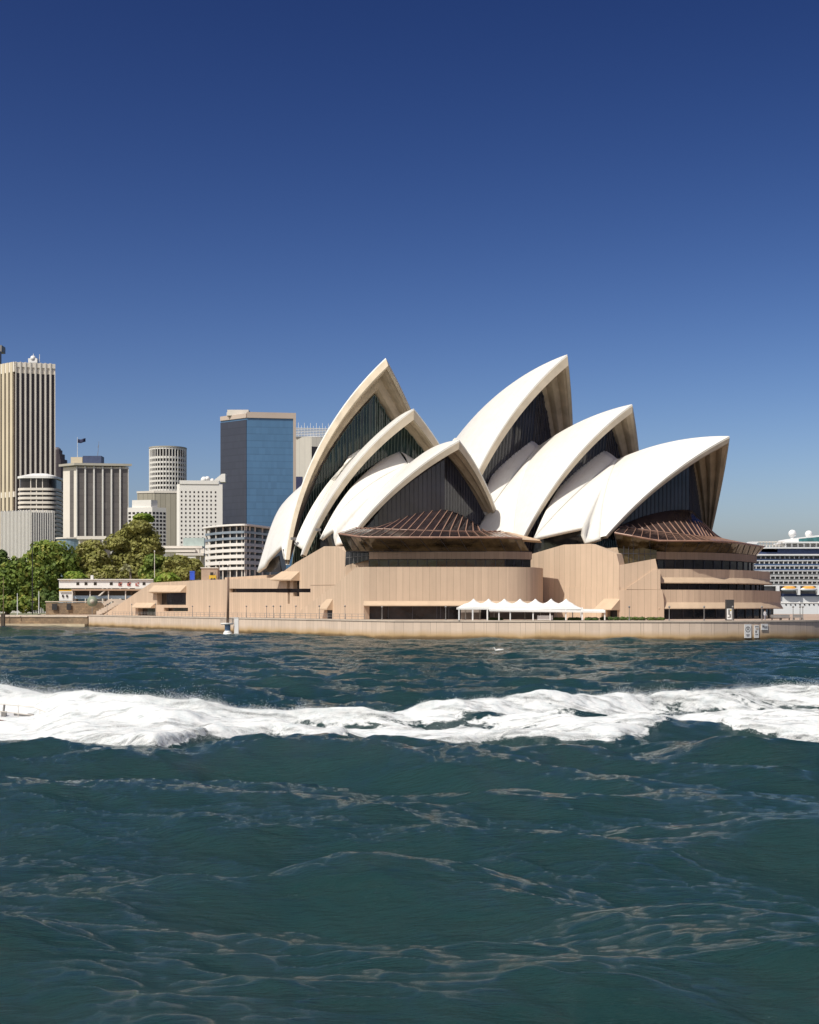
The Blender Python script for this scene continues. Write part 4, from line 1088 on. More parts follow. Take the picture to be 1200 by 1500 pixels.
# white exchange building with lattice roof
D = 860; L, C, R, K = corner_block(433, 456.5, 490, D, 0.05, 0.4); ex = thing('exchange_building', 'white panelled building with a lattice of rooftop steelwork beside the blue glass tower', 'office block', (C.x, C.y, GZ)); z1 = zat(640, D)
m = MB(); m.prism([tuple(p) for p in (L, C, R, K)], GZ, z1)
m.build('wall', panelled('white_panels', (0.66, 0.62, 0.54), 3.4, 0.12, 0.03, 0.05), ex)
m = MB(); fbox(m, C, R, .0, 1, zat(690, D), zat(654, D), .2, .3); m.build('window_bay', M['bld_dark'], ex)
m = MB()
for k in range(6): fbox(m, L, R, -.02, 1.02, z1 + .3 + 1.0 * k, z1 + .75 + 1.0 * k, 1.2, .4)
for k in range(14):
    p = L.lerp(R, k / 13) + Vector((0, -1.0)); m.tube((p.x, p.y, z1 - 7 if k > 6 else z1), (p.x, p.y, z1 + 6.6 + (2.4 if k % 2 else .6)), .16, n=4)
    if 6 < k < 13: q = L.lerp(R, (k + 1) / 13) + Vector((0, -1.0)); m.tube((p.x, p.y, z1), (q.x, q.y, z1 - 7), .22, n=4); m.tube((p.x, p.y, z1 - 7), (q.x, q.y, z1), .22, n=4)
m.build('roof_lattice', M['white'], ex)
m = MB(); m.box(at(437, 709, D - 8), (5.5, 2, 9)); m.build('sign_panel', plain('navy_panel', (0.03, 0.035, 0.09), 0.6), ex)

# curved apartment terraces
D = 480; ap = thing('terraced_apartments', 'curved apartment block with white balcony bands below the blue glass tower', 'apartment block', (*pl(345, D), GZ))
curve = smooth([pl(300.5, 497), pl(318, 486), pl(340, 480), pl(357, 478), pl(360, 478.6), pl(374, 484), pl(400, 500)], 2)
m = MB(); m.prism([tuple(p) for p in offs(curve, 1.6)] + [(-47, 520), (-74, 520)], GZ, zat(769, D)); m.build('wall', plain('grey_blue_terrace_glass', (0.085, 0.095, 0.11), 0.3, 0.35, 0.3), ap)  # grey-blue base tone with random variation
for i, (ya, yb) in enumerate(((768, 770.5), (778, 781.5), (787, 790.6), (795.6, 800), (804, 808.6), (812.6, 817.6), (821.4, 826.6), (830.6, 834.6))):
    m = MB(); (band(m, curve, zat(yb, D), zat(ya, D), 1.9) if i else m.prism([tuple(p) for p in offs(curve, -1.0)] + [(-46, 521), (-75, 521)], zat(yb, D), zat(ya, D)))
    if i > 2:
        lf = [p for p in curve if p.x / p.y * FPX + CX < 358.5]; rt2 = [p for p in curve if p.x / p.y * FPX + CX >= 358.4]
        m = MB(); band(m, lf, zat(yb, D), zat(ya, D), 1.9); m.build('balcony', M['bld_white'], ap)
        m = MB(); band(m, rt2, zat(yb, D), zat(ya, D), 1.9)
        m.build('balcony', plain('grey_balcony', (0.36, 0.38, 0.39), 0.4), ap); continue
    m.build('balcony' if i else 'roof', M['bld_white'] if i > 2 or i == 0 else plain('balcony_glass', (0.22, 0.27, 0.32), 0.2), ap)
rs = resample(curve, 3.3)
for p in rs[1:-1:2]:
    m = MB(); m.box((p.x, p.y + 1.4, (GZ + zat(771, D)) / 2), (.35, 1.6, zat(771, D) - GZ)); m.build('pier', M['bld_pale'], ap)

# low roofs behind the trees
D = 560; lr = thing('station_building', 'low grey concourse building with flat slab roofs behind the trees', 'station', (*pl(268, D), GZ))
m = MB(); m.box((at(268, 0, D).x, D + 2, 12.0), (19, 8, 18)); m.build('wall', M['bld_grey'], lr)
for px0, px1, y, dd in ((234, 300, 802.5, 0), (240, 290, 808, -3), (262, 302, 813, -4)):
    m = MB(); a, b = at(px0, y, D + dd), at(px1, y, D + dd); m.box(((a.x + b.x) / 2, D + dd - 1, a.z), (b.x - a.x, 12, 1.0)); m.build('roof_slab', M['bld_pale'], lr)
m = MB(); a = at(285, 796, D); m.box((a.x, D + 1, a.z), (8.6, 6, 4.4)); m.build('glass_lantern', plain('pale_green_glass', (0.42, 0.50, 0.47), 0.3), lr)
for px in (290, 297): 
    m = MB(); a = at(px, 818, D - 6); m.box((a.x, a.y, a.z), (1.5, 1.5, 8)); m.build('column', M['bld_pale'], lr)
rg_ = thing('curved_glass_building', 'low building with a curved blue glass front behind the left trees', 'building', (*pl(103, 600), GZ)); c = pl(104, 612)
m = MB(); m.prism(ngon(c, 6.2, 24), GZ, zat(788, 600)); m.build('wall', curtain('pale_blue_glazing', (0.16, 0.24, 0.30), 2.0, 1.4, 0.15, 0.5, (0.3, 0.36, 0.4)), rg_)
m = MB(); m.prism(ngon(c, 6.7, 24), zat(788, 600) + .02, zat(786, 600)); m.box(at(136, 788, 606), (13, 5, 1.4)); m.box(at(125, 795, 608), (5, 4, 4)); m.build('roof', M['bld_pale'], rg_)

# beige kiosk, blue cubicle and yellow machine on the podium roof
kd = 372
ki = thing('roof_kiosk', 'small beige kiosk on the podium roof below the terraced apartments', 'kiosk', at(308, 849, kd))
m = MB(); m.box(at(308, 841, kd), (4.4, 3, 3.4)); m.build('wall', M['podium_top'], ki); m = MB(); m.box(at(308, 832, kd), (4.8, 3.4, .25)); m.build('roof', M['bld_pale'], ki)
to = thing('portable_toilet', 'bright blue portable cubicle on the podium roof beside the trees', 'cubicle', at(282, 849, kd))
m = MB(); m.box(at(282, 843.5, kd), (1.25, 1.2, 2.2)); m.build('cabin', plain('blue_plastic', (0.03, 0.09, 0.55), 0.4), to); m = MB(); m.box(at(282, 837.2, kd), (1.35, 1.3, .22)); m.build('roof', plain('blue_plastic_roof', (0.05, 0.13, 0.62), 0.4), to)
ye = thing('yellow_loader', 'small yellow machine parked on the podium roof in front of the kiosk', 'machine', at(312, 849, kd - 4))
m = MB(); m.box(at(312, 845.5, kd - 4), (1.9, 1.3, 1.0)); m.build('body', plain('yellow_paint', (0.65, 0.42, 0.04), 0.4), ye); m = MB(); m.box(at(310.5, 840.8, kd - 4), (.8, 1.0, .9)); m.build('cab', M['window'], ye)
m = MB(); m.tube(at(313, 844, kd - 4), at(316, 838, kd - 4), .1, n=5); m.build('arm', M['steel'], ye)
for px in (310, 314):
    m = MB(); a = at(px, 848.3, kd - 4.8); m.tube(a, a + Vector((0, .3, 0)), .3, n=10); m.build('wheel', M['black'], ye)

# site cabins: two storeys of white sheds on posts
cb = thing('site_cabins', 'row of white two storey site cabins with a deck and small windows by the waterfront', 'site cabin', at(150, 880, 446))
D = 446; m = MB(); a, b = at(86.5, 0, D), at(224, 0, D)
cx_ = (a.x + b.x) / 2; zt2, zb2 = zat(849.5, D), zat(861.5, D)
m.box((cx_, D + 3, (zt2 + zb2) / 2), (b.x - a.x, 6, zt2 - zb2)); m.build('upper_cabin', M['white'], cb)
m = MB(); m.box((cx_, D + 2.6, zt2 + .14), (b.x - a.x + .6, 6.4, .25)); m.build('roof', M['bld_white'], cb)
m = MB(); p0, p1 = at(86.5, 866, D), at(105, 880, D); m.box(((p0.x + p1.x) / 2, D + 3, (p0.z + p1.z) / 2), (p1.x - p0.x, 5.6, p0.z - p1.z)); m.build('lower_cabin', M['white'], cb)
m = MB(); p0, p1 = at(106, 864, D), at(224, 864, D); m.box(((p0.x + p1.x) / 2, D + 1.2, p0.z), (p1.x - p0.x, 5.0, .55)); m.build('deck', plain('brown_deck', (0.40, 0.27, 0.18), 0.8), cb)
m = MB(); p0, p1 = at(107, 871, D + 3), at(222, 871, D + 3); m.box(((p0.x + p1.x) / 2, D + 5, p0.z), (p1.x - p0.x, .4, 2.6)); m.build('recessed_wall', plain('dark_boarding', (0.10, 0.09, 0.08), 0.8), cb)  # dark boarded wall set back under the deck
m = MB(); p0, p1 = at(107, 874.6, D), at(205, 874.6, D); m.box(((p0.x + p1.x) / 2, D + .2, p0.z), (p1.x - p0.x, .12, .95)); m.build('barrier', plain('pale_blue_mesh', (0.42, 0.55, 0.64), 0.7), cb)
for px in (106, 132, 159, 184, 208):
    m = MB(); q = at(px, 874, D - .4); m.box(q, (.34, .34, 4.6)); m.build('post', M['bld_pale'], cb)
for px in (114, 126, 139.5, 163, 176, 189, 211):
    m = MB(); q = at(px, 855, D - .02); m.box(q, (.95, .1, .95)); m.build('window', M['window'], cb)
for px in (92, 98): 
    m = MB(); q = at(px, 873, D - .02); m.box(q, (.5, .1, .8)); m.build('window', M['window'], cb)
m = MB(); q = at(135, 846.5, D); m.box(q, (.85, .8, 1.7)); m.build('roof_vent', M['white'], cb)
m = MB(); m.box(at(96, 849, D - .3), (4.2, .3, .3)); m.box(at(96, 865, D - .3), (4.2, .3, .3)); m.build('orange_trim', plain('orange_trim', (0.75, 0.42, 0.03), 0.6), cb)
red = plain('red_paint', (0.42, 0.14, 0.12), 0.6)
for px in (176, 189, 201):            # faded red motifs on the cabin wall
    m = MB(); q = at(px, 855.5, D - .12)
    m.box((q.x - .35, q.y, q.z - .15), (.55, .06, .8)); m.box((q.x + .35, q.y, q.z + .3), (.5, .06, .5)); m.box((q.x + .1, q.y - .01, q.z - .5), (.9, .06, .25)); m.build('red_motif', red, cb)
m = MB(); m.extrude([at(143, 873, D - 1), at(156, 862, D - 1), at(158, 862, D - 1), at(146, 873, D - 1)], (0, .8, 0)); m.build('stair', M['bld_pale'], cb)

# stone garden steps and clutter between cabins and podium
gs = thing('stone_stair', 'weathered stone stair climbing beside the podium slope', 'stair', at(158, 897, 432))
for k in range(9):
    m = MB(); p = at(151 + 3.6 * k, 896 - 2.0 * k, 432 - k * .9); m.box((p.x, p.y, p.z - .5), (3.2, 4.5, 1.5)); m.build('step', M['coping'], gs)
m = MB(); m.extrude([at(150, 884, 430), at(160, 877.5, 430), at(178, 877.5, 430), at(178, 880, 430), at(163, 881, 430), at(153, 887.5, 430)], (0, .5, 0)); m.build('parapet', M['coping'], gs)
sl_ = thing('stone_terrace', 'rough pale stone terrace wall under the site cabins', 'wall', at(115, 890, 440))
m = MB(); p = at(112, 890, 441); m.box((p.x, p.y, p.z - .6), (19, 3, 4.2)); m.build('wall_face', M['stone'], sl_)
m = MB(); p = at(112, 881.5, 441); m.box((p.x, p.y, p.z), (19.4, 3.4, .3)); m.build('coping', M['coping'], sl_)
for px, s0 in ((80, 1.2), (101, 1.0)):
    m = MB(); m.box(at(px, 889, 439), (1.4 * s0, .3, 2.0)); m.build('doorway', M['black'], sl_)
sg_ = thing('round_emblem_sign', 'round grey green disc sign with a pale centre in front of the cabins', 'sign', at(136, 897, 436))
m = MB(); q = at(135, 881, 436); m.tube(q, q + Vector((0, .25, 0)), 1.7, n=20); m.build('disc', plain('grey_green_paint', (0.20, 0.24, 0.17), 0.7), sg_)
m = MB(); m.tube(q + Vector((0, -.06, 0)), q + Vector((0, -.02, 0)), .75, n=16); m.build('white_mark', M['bld_grey'], sg_)
m = MB(); m.tube(q + Vector((0, .12, -1.8)), q + Vector((0, .12, -4.2)), .12, n=6); m.build('post', M['steel'], sg_)

# ------------------------------------------------------------------ trees
def leafmat(name, c0, c1, c2):
    t = NT(name); a = t.n('Attribute', attribute_name='tint').outputs['Fac']
    t.col(t.ramp(a, [(0.0, c0), (0.55, c1), (1.0, c2)])); t.set(Roughness=0.6); t.b.inputs['Specular IOR Level'].default_value = 0.25
    tr = t.n('BsdfTranslucent'); t.l(t.b.inputs['Base Color'].links[0].from_socket, tr.inputs[0]); ms = t.n('MixShader'); ms.inputs[0].default_value = 0.42
    o_ = t.t.nodes['Material Output']; t.l(t.b.outputs[0], ms.inputs[1]); t.l(tr.outputs[0], ms.inputs[2]); t.l(ms.outputs[0], o_.inputs[0])
    return t.m
LEAF = {'green': leafmat('green_leaves', (0.094, 0.146, 0.040), (0.230, 0.321, 0.065), (0.444, 0.413, 0.108)),
        'dark': leafmat('dark_leaves', (0.060, 0.107, 0.035), (0.126, 0.194, 0.055), (0.230, 0.291, 0.088)),
        'olive': leafmat('olive_leaves', (0.169, 0.183, 0.049), (0.353, 0.352, 0.096), (0.444, 0.413, 0.193)),
        'bright': leafmat('bright_leaves', (0.126, 0.214, 0.035), (0.293, 0.413, 0.065), (0.444, 0.413, 0.108)),
        'rust': leafmat('rusty_leaves', (0.160, 0.173, 0.050), (0.349, 0.337, 0.099), (0.464, 0.468, 0.167))}
M['bark'] = plain('grey_bark', (0.16, 0.13, 0.10), 0.9, 0.3, 1.5)
def crown_mesh(name, blobs, nleaf, size, mat, seed):
    r = np.random.default_rng(seed); V = []; T = []
    vol = np.array([b[3] * b[4] * b[5] for b in blobs]) ** .7; cnt = (nleaf * vol / vol.sum()).astype(int)
    for (bx, by, bz, rx, ry, rz), n in zip(blobs, cnt):
        d = r.normal(size=(n, 3)); d /= np.linalg.norm(d, axis=1, keepdims=True)
        rr_ = 1 - 0.55 * r.random(n) ** 2.2
        lump = 0.80 + 0.40 * vnoise(d[:, 0] * 2.6 + bx + seed, d[:, 2] * 2.6 + bz + d[:, 1] * 1.7, seed)
        p = d * (rr_ * lump)[:, None] * np.array([rx, ry, rz]) + np.array([bx, by, bz])
        nrm = d + r.normal(scale=.45, size=(n, 3)) + np.array([0, 0, .35]); nrm /= np.linalg.norm(nrm, axis=1, keepdims=True)
        u = np.cross(nrm, r.normal(size=(n, 3))); u /= np.linalg.norm(u, axis=1, keepdims=True); v = np.cross(nrm, u)
        s_ = size * (0.55 + 0.9 * r.random(n))[:, None]
        V.append(np.stack([p - u * s_ - v * s_ * .6, p + u * s_ - v * s_ * .5, p + u * s_ * .7 + v * s_ * .7, p - u * s_ * .8 + v * s_ * .6], 1))
        tint = np.clip(vnoise(p[:, 0] * .42, p[:, 2] * .42 + p[:, 1] * .3, seed + 3) * .75 + r.normal(scale=.16, size=n) + .12, 0, 1); T.append(np.repeat(tint, 4))
    V = np.concatenate(V).reshape(-1, 3); T = np.concatenate(T); nq = len(V) // 4
    me = bpy.data.meshes.new(name); me.vertices.add(len(V)); me.vertices.foreach_set('co', V.ravel())
    me.loops.add(nq * 4); me.loops.foreach_set('vertex_index', np.arange(nq * 4, dtype=np.int32)); me.polygons.add(nq)
    me.polygons.foreach_set('loop_start', np.arange(nq) * 4); me.polygons.foreach_set('loop_total', np.full(nq, 4)); me.update(calc_edges=True); me.materials.append(mat); vattr(me, 'tint', T)
    return me
def tree(label, px0, px1, ytop, ybase, D, kind, nb=9, seed=0, n=3400, size=.55, name='tree', blobs=None, spread=1.0):
    r = random.Random(seed); base = at((px0 + px1) / 2, ybase, D); base.z = GZ
    w = (px1 - px0) / FPX * D / 2; h = zat(ytop, D) - GZ
    o = thing(name, label, 'tree', base, 'trees along the foreshore', local=True)
    B = []
    if blobs is None:
        for i in range(nb):
            a = 2 * math.pi * i / nb + r.random(); q = .30 + .42 * r.random(); zz = h * (.34 + .5 * r.random())
            k = w * (.34 + .18 * r.random()); B.append((math.cos(a) * w * q * spread, math.sin(a) * w * q * .8, min(zz, h - k * .75), k * 1.05, k, k * .8))
        B.append((0, 0, h - w * .42, w * .55, w * .5, w * .42)); B.append((0, 0, h * .5, w * .7, w * .6, h * .3))
    else:
        for (px, y, rx, rz) in blobs:
            q = at(px, y, D); B.append((q.x - base.x, r.uniform(-2, 2), q.z - GZ, rx / FPX * D, rx / FPX * D * .8, rz / FPX * D))
    link('crown', crown_mesh('crown', B, n, size, LEAF[kind], seed), o)
    m = MB(); m.tube((0, 0, -1), (.2, 0, h * .45), max(.35, w * .07), max(.2, w * .045), 8)
    for (bx, by, bz, *_r) in B[:6]: m.tube((.2, 0, h * .28), (bx * .8, by * .8, bz), w * .035 + .05, .08, 6)
    m.build('trunk', M['bark'], o); return o
tree('broad bright green tree with pinkish tips at the left edge', -45, 66, 806, 897, 468, 'green', seed=3, n=6500, blobs=[(20, 842, 24, 18), (48, 836, 16, 14), (8, 856, 22, 18), (36, 862, 24, 16), (55, 868, 18, 16), (12, 882, 26, 14), (42, 884, 24, 12), (-20, 850, 26, 26), (60, 850, 10, 9), (26, 826, 14, 10)])
tree('dense dark tree at the left edge in front of the ribbed low block', -30, 24, 806, 896, 520, 'dark', seed=5, n=2600, blobs=[(2, 826, 14, 12), (-10, 840, 20, 18), (12, 838, 12, 12), (0, 812, 8, 7)])
tree('large domed green tree below the balcony tower', 30, 118, 790, 896, 500, 'green', seed=8, n=7500, blobs=[(74, 812, 32, 20), (52, 822, 22, 18), (98, 824, 20, 18), (78, 840, 34, 24), (108, 845, 14, 18), (58, 852, 24, 20), (90, 862, 22, 20), (66, 800, 18, 9), (70, 880, 16, 14)])
tree('dark shrubby tree at the end of the site cabins', 62, 86, 862, 897, 452, 'dark', seed=9, n=1500, size=.45, blobs=[(72, 884, 11, 12), (66, 874, 10, 10), (80, 878, 7, 12)])
tree('olive green tree between the domed tree and the tall fig', 104, 160, 792, 880, 506, 'olive', seed=12, n=5200, blobs=[(124, 806, 14, 11), (136, 800, 16, 9), (120, 824, 18, 16), (142, 822, 18, 18), (130, 844, 24, 18), (112, 842, 12, 14), (152, 842, 14, 16)])
tree('tall spreading fig with a brownish flat topped crown in front of the white office block', 150, 240, 765, 880, 512, 'rust', seed=15, n=8500, blobs=[(186, 782, 18, 10), (206, 772, 20, 9), (212, 786, 20, 12), (172, 796, 18, 12), (196, 800, 24, 14), (222, 798, 15, 14), (232, 808, 9, 10), (182, 818, 24, 12), (210, 820, 24, 13), (168, 832, 20, 14), (196, 838, 26, 14)])
tree('small green umbrella crown rising above the tall fig', 194, 226, 750, 880, 518, 'bright', seed=17, n=1400, size=.45, blobs=[(209, 756.5, 13, 4.2), (219, 760.5, 6, 4), (200, 759, 6, 3)])
tree('mid green tree right of the palm', 206, 256, 806, 872, 470, 'green', seed=21, n=3600, blobs=[(226, 822, 15, 10), (242, 828, 14, 12), (214, 838, 12, 12), (236, 842, 18, 12), (222, 850, 16, 10)])
tree('rusty olive tree in front of the terraced apartments', 238, 298, 812, 868, 464, 'rust', seed=25, n=4600, blobs=[(262, 824, 18, 10), (282, 828, 14, 10), (250, 832, 14, 10), (272, 838, 20, 11), (288, 838, 10, 10), (256, 846, 18, 8)])
tree('bright green bush behind the site cabin roof', 96, 128, 834, 862, 456, 'bright', seed=31, n=1500, size=.45, blobs=[(112, 845, 14, 8), (104, 850, 8, 7), (122, 850, 8, 7)])
tree('bright green rounded bush behind the podium slope', 226, 264, 836, 862, 440, 'bright', seed=33, n=1700, size=.45, blobs=[(246, 846, 14, 7), (234, 850, 9, 6), (256, 851, 8, 6)])
tree('low dark green hedge tree behind the cabin row', 128, 176, 828, 866, 462, 'olive', seed=35, n=2400, size=.5, blobs=[(140, 846, 14, 12), (158, 842, 14, 14), (170, 850, 10, 10)])
# palm
pm = thing('palm_tree', 'pale fan palm standing among the dark trees behind the cabins', 'palm', at(185, 880, 450)); b = at(193.5, 862, 450); t0 = at(191, 838, 450)
m = MB(); m.tube(Vector((b.x, b.y, GZ)), t0, .5, .36, 8); m.build('trunk', M['bark'], pm)
m = MB(); c = at(185, 832, 449); r = random.Random(4)
m.tube(at(191, 838, 450), c, .3, .2, 6)
for i in range(44):
    a = r.random() * 6.28; e = r.uniform(-.5, 1.3); d = Vector((math.cos(a) * math.cos(e), math.sin(a) * math.cos(e), math.sin(e))); ln = r.uniform(1.5, 2.4)
    u = d.orthogonal().normalized(); v = d.cross(u); mid_p = c + d * ln * .6; tip = c + d * ln + Vector((0, 0, -.5)); wd = u * .28
    m.add([c, mid_p + wd, tip, mid_p - wd], [(0, 1, 2), (0, 2, 3)])
m.build('fronds', plain('pale_fronds', (0.30, 0.30, 0.16), 0.6, 0.3, 1.0), pm)

# slim mast and poles on the left foreshore
def pole(name, label, px, y0, y1, D, r, mat, cat='pole', group=None, head=None):
    o = thing(name, label, cat, at(px, y1, D), group); m = MB(); m.tube(at(px, y1, D), at(px, y0, D), r, r * .7, 6); m.build('shaft', mat, o)
    if head: head(o, px, y0, D)
    return o
def globe(o, px, y, D):
    m = MB(); m.ball(at(px, y - .5, D), .22, 8, 6); m.build('lamp_head', M['white'], o)
pole('signal_mast', 'very tall thin dark mast in front of the left trees', 47.5, 792, 900, 440, .20, M['black'], 'mast')
pole('flag_staff', 'white staff nearest the left tree on the pale forecourt', 25.5, 869, 901, 408, .16, M['white'])
pole('flag_staff', 'white staff on the forecourt closest to the cabins', 57, 866, 899, 408, .16, M['white'])
pole('lamp_standard', 'brown lamp standard with a curved arm at the far left edge', 5, 845, 901, 408, .14, plain('brown_pole', (0.25, 0.19, 0.10), 0.7), 'lamp post')
pole('street_lamp', 'pale street lamp rising from the trees right of the tall fig', 226.5, 808, 850, 455, .13, M['bld_pale'], 'lamp post', head=globe)
pole('street_lamp', 'slim grey lamp post in front of the terraced apartments', 321.5, 824, 850, 374, .09, M['bld_pale'], 'lamp post', head=globe)
pole('street_lamp', 'slim grey lamp post with a flat head right of the terraced apartments', 334, 828, 850, 372, .09, M['steel'], 'lamp post', head=globe)

# ------------------------------------------------------------------ promenade furniture
# white marquee
tn = thing('marquee', 'long white marquee with seven peaks and slim white posts on the promenade', 'marquee', at(775, 909, 240))
TD0, TD1 = 237.5, 245.0; zE_ = zat(890.2, TD0)
m = MB(); nxs, nys = 120, 14; xa, xb = pl(671, TD0).x, pl(851, TD0).x
peaks = [pl(p, TD0 + 3.2).x for p in (694, 716, 739, 762, 784.5, 807.5, 829.5)]; G = []
for i in range(nxs + 1):
    x = xa + (xb - xa) * i / nxs; row = []
    for j in range(nys + 1):
        v = j / nys; y = TD0 + (TD1 - TD0) * v; h = 0
        for p in peaks:
            d = math.hypot((x - p) / 1.45, (v - .45) * 2.1); h = max(h, 1.12 * math.exp(-2.0 * d))
        rise = min(1, min(v, 1 - v) / .16) * min(1, min(x - xa, xb - x) / 1.3)
        row.append((x, y, zE_ + (.55 + h) * rise))
    G.append(row)
m.grid(G); 
for (a, b) in ((0, 0), (nxs, nxs)): pass
m.grid([[(g[0][0], g[0][1], g[0][2]) for g in G], [(g[0][0], g[0][1] - .02, g[0][2] - .32) for g in G]], smooth=False)
m.grid([[g for g in G[0]], [(g[0], g[1], g[2] - .32) for g in G[0]]], smooth=False); m.grid([[g for g in G[-1]], [(g[0], g[1], g[2] - .32) for g in G[-1]]], smooth=False)
co_ = m.build('canopy', M['fabric'], tn); md = co_.modifiers.new('thickness', 'SOLIDIFY'); md.thickness = .03
m = MB(); q = [(pl(717, 236.6).x, 236.6), (pl(887, 236.6).x, 236.6), (pl(887, 238).x, 240), (pl(717, 238).x, 239.6)]
zA0, zA1 = zat(891.8, 236.6), zat(895.2, 236.6)
m.add([(q[0][0], q[0][1], zA0 - .1), (q[1][0], q[1][1], zA1 - .05), (q[2][0], q[2][1], zat(892.5, 238)), (q[3][0], q[3][1], zat(890.6, 238))] + [(q[0][0], q[0][1], zA0 - .42), (q[1][0], q[1][1], zA1 - .3), (q[2][0], q[2][1], zat(892.5, 238) - .25), (q[3][0], q[3][1], zat(890.6, 238) - .25)], [(0, 1, 2, 3), (7, 6, 5, 4), (0, 4, 5, 1), (1, 5, 6, 2), (2, 6, 7, 3), (3, 7, 4, 0)])
m.build('awning', M['fabric'], tn)
def tpost(px, D, y0, w=.11):
    m = MB(); p = at(px, y0, D); m.box((p.x, p.y, (p.z + QZ) / 2), (w * 2, w * 2, p.z - QZ)); m.build('post', M['white'], tn)
for px in (672.5, 692.5, 714, 853): tpost(px, TD0 + .1, 889.8, .12)
for px in (731, 747.5, 781, 806, 829, 853, 886): tpost(px, 236.9, 893.2, .10)
for px in (682, 703, 724, 769, 792, 815, 839, 851): tpost(px, TD1 - .2, 889.5, .08)
m = MB(); m.box((pl(765, TD1 + .4).x, TD1 + .6, QZ + 1.05), (11.6, .15, 2.0)); m.build('side_curtain', plain('grey_curtain', (0.26, 0.22, 0.20), 0.8), tn)
m = MB(); m.box((pl(690, TD1 + .4).x, TD1 + .6, QZ + 1.05), (3.6, .15, 2.0)); m.build('side_curtain', plain('grey_curtain_pale', (0.36, 0.31, 0.27), 0.8), tn)
m = MB(); m.box((pl(799, 237).x, 237.4, QZ + .45), (2.7, .12, .75)); m.build('barrier', M['white'], tn)

# clipped hedges by the marquee
def hedge(px0, px1, y0, D, label, seed):
    b = at((px0 + px1) / 2, 908, D); b.z = QZ; w = (px1 - px0) / FPX * D
    o = thing('hedge', label, 'hedge', b, 'clipped hedges on the promenade', local=True); h = zat(y0, D) - QZ
    n = max(2, int(w / 1.1)); B = [(-w / 2 + w * (i + .5) / n, 0, h * .5, w / n * .62, .55, h * .52) for i in range(n)]
    link('foliage', crown_mesh('hedge_leaves', B, 900 + int(160 * w), .14, LEAF['dark'], seed), o)
    m = MB(); m.box((0, 0, .25), (w * .9, .5, .5)); m.build('stems', M['bark'], o)
hedge(810, 828, 904.6, 238.5, 'short clipped hedge under the awning beside the white barrier', 51)
hedge(833, 850, 904.8, 238.5, 'short clipped hedge between the last two awning bays', 52)
hedge(857, 876, 904.8, 237.5, 'clipped hedge under the end of the white awning', 53)
hedge(880, 945, 904.0, 239.5, 'long clipped hedge right of the marquee in front of the stage door', 54)
hedge(948, 973, 904.4, 240.0, 'clipped hedge at the foot of the right hand terrace wall', 55)
hedge(716, 736, 905, 239.5, 'low hedge inside the left end of the marquee', 56)

# notice pylon
py = thing('notice_pylon', 'tall dark grey pylon with a white poster on the quay before the curved terraces', 'pylon', at(1069, 908, 234))
m = MB(); p = at(1069, 0, 234); m.box((p.x, p.y, (zat(878.5, 234) + QZ) / 2), (1.30, 1.0, zat(878.5, 234) - QZ)); m.build('body', plain('charcoal_paint', (0.045, 0.042, 0.042), 0.6), py)
m = MB(); q = at(1067.5, 899.5, 234); m.box((q.x, p.y - .53, q.z), (.84, .05, 1.85)); pos_ = m.build('poster', M['white'], py)
m = MB(); m.box((q.x - .05, p.y - .57, q.z + .35), (.3, .03, .9)); m.box((q.x + .14, p.y - .57, q.z - .3), (.25, .03, .6)); m.box((q.x - .1, p.y - .57, q.z - .55), (.4, .03, .14)); m.build('dark_figure', M['steel'], pos_)
m = MB(); m.box((q.x + .22, p.y - .565, q.z + .68), (.24, .03, .25)); m.build('yellow_patch', plain('yellow_ink', (0.7, 0.5, 0.1), 0.6), pos_)

# white notices fixed to the quay wall
def on_quay(px):
    """point of the quay face and its along direction at a pixel column"""
    k = (px - CX) / FPX
    for a, b in zip(fine[:-1], fine[1:]):
        fa, fb = a.x - k * a.y, b.x - k * b.y
        if fa * fb <= 0 and abs(fa - fb) > 1e-9:
            t_ = fa / (fa - fb); return a.lerp(b, t_), (b - a).normalized()
def notice(label, px0, px1, y0, y1, draw):
    p, d = on_quay((px0 + px1) / 2); D = p.y; nrm = Vector((d.y, -d.x)); w = (px1 - px0) / FPX * D / max(.3, d.x); z0, z1 = zat(y1, D), zat(y0, D)
    o = thing('quay_notice', label, 'sign', (p.x, p.y, z0), 'white notices on the quay wall')
    c = p + nrm * .12; ang_ = math.atan2(d.y, d.x)
    m = MB(); m.box((c.x, c.y, (z0 + z1) / 2), (w, .08, z1 - z0), ang_); m.build('board', M['white'], o)
    def put(u, v, bw, bh, mat, name, off=.055):
        q = c + d * (u * w) + nrm * off; mm = MB(); mm.box((q.x, q.y, z0 + v * (z1 - z0)), (bw * w, .02, bh * (z1 - z0)), ang_); mm.build(name, mat, o)
    def ring(u, v, r, th, mat, name):
        q = c + d * (u * w) + nrm * .06; mm = MB(); G0 = []
        for rr_ in (r, r - th): G0.append([(q.x + d.x * rr_ * math.cos(2 * math.pi * i / 24), q.y + d.y * rr_ * math.cos(2 * math.pi * i / 24), z0 + v * (z1 - z0) + rr_ * math.sin(2 * math.pi * i / 24)) for i in range(25)])
        mm.grid(G0, smooth=False); ob = mm.build(name, mat, o); md = ob.modifiers.new('t', 'SOLIDIFY'); md.thickness = .02
    draw(put, ring)
INK = M['steel']
def d1(put, ring):
    ring(0, .63, .50, .13, INK, 'ring_mark'); put(0, .63, .24, .10, INK, 'mark'); put(0, .70, .10, .14, INK, 'mark'); put(0, .24, .5, .06, INK, 'text_line'); put(0, .15, .4, .05, INK, 'text_line')
def d2(put, ring):
    put(0, .90, .8, .05, INK, 'text_line'); put(.1, .72, .5, .12, M['coping'], 'mark'); put(-.15, .50, .3, .16, INK, 'mark'); put(0, .28, .6, .06, INK, 'text_line')
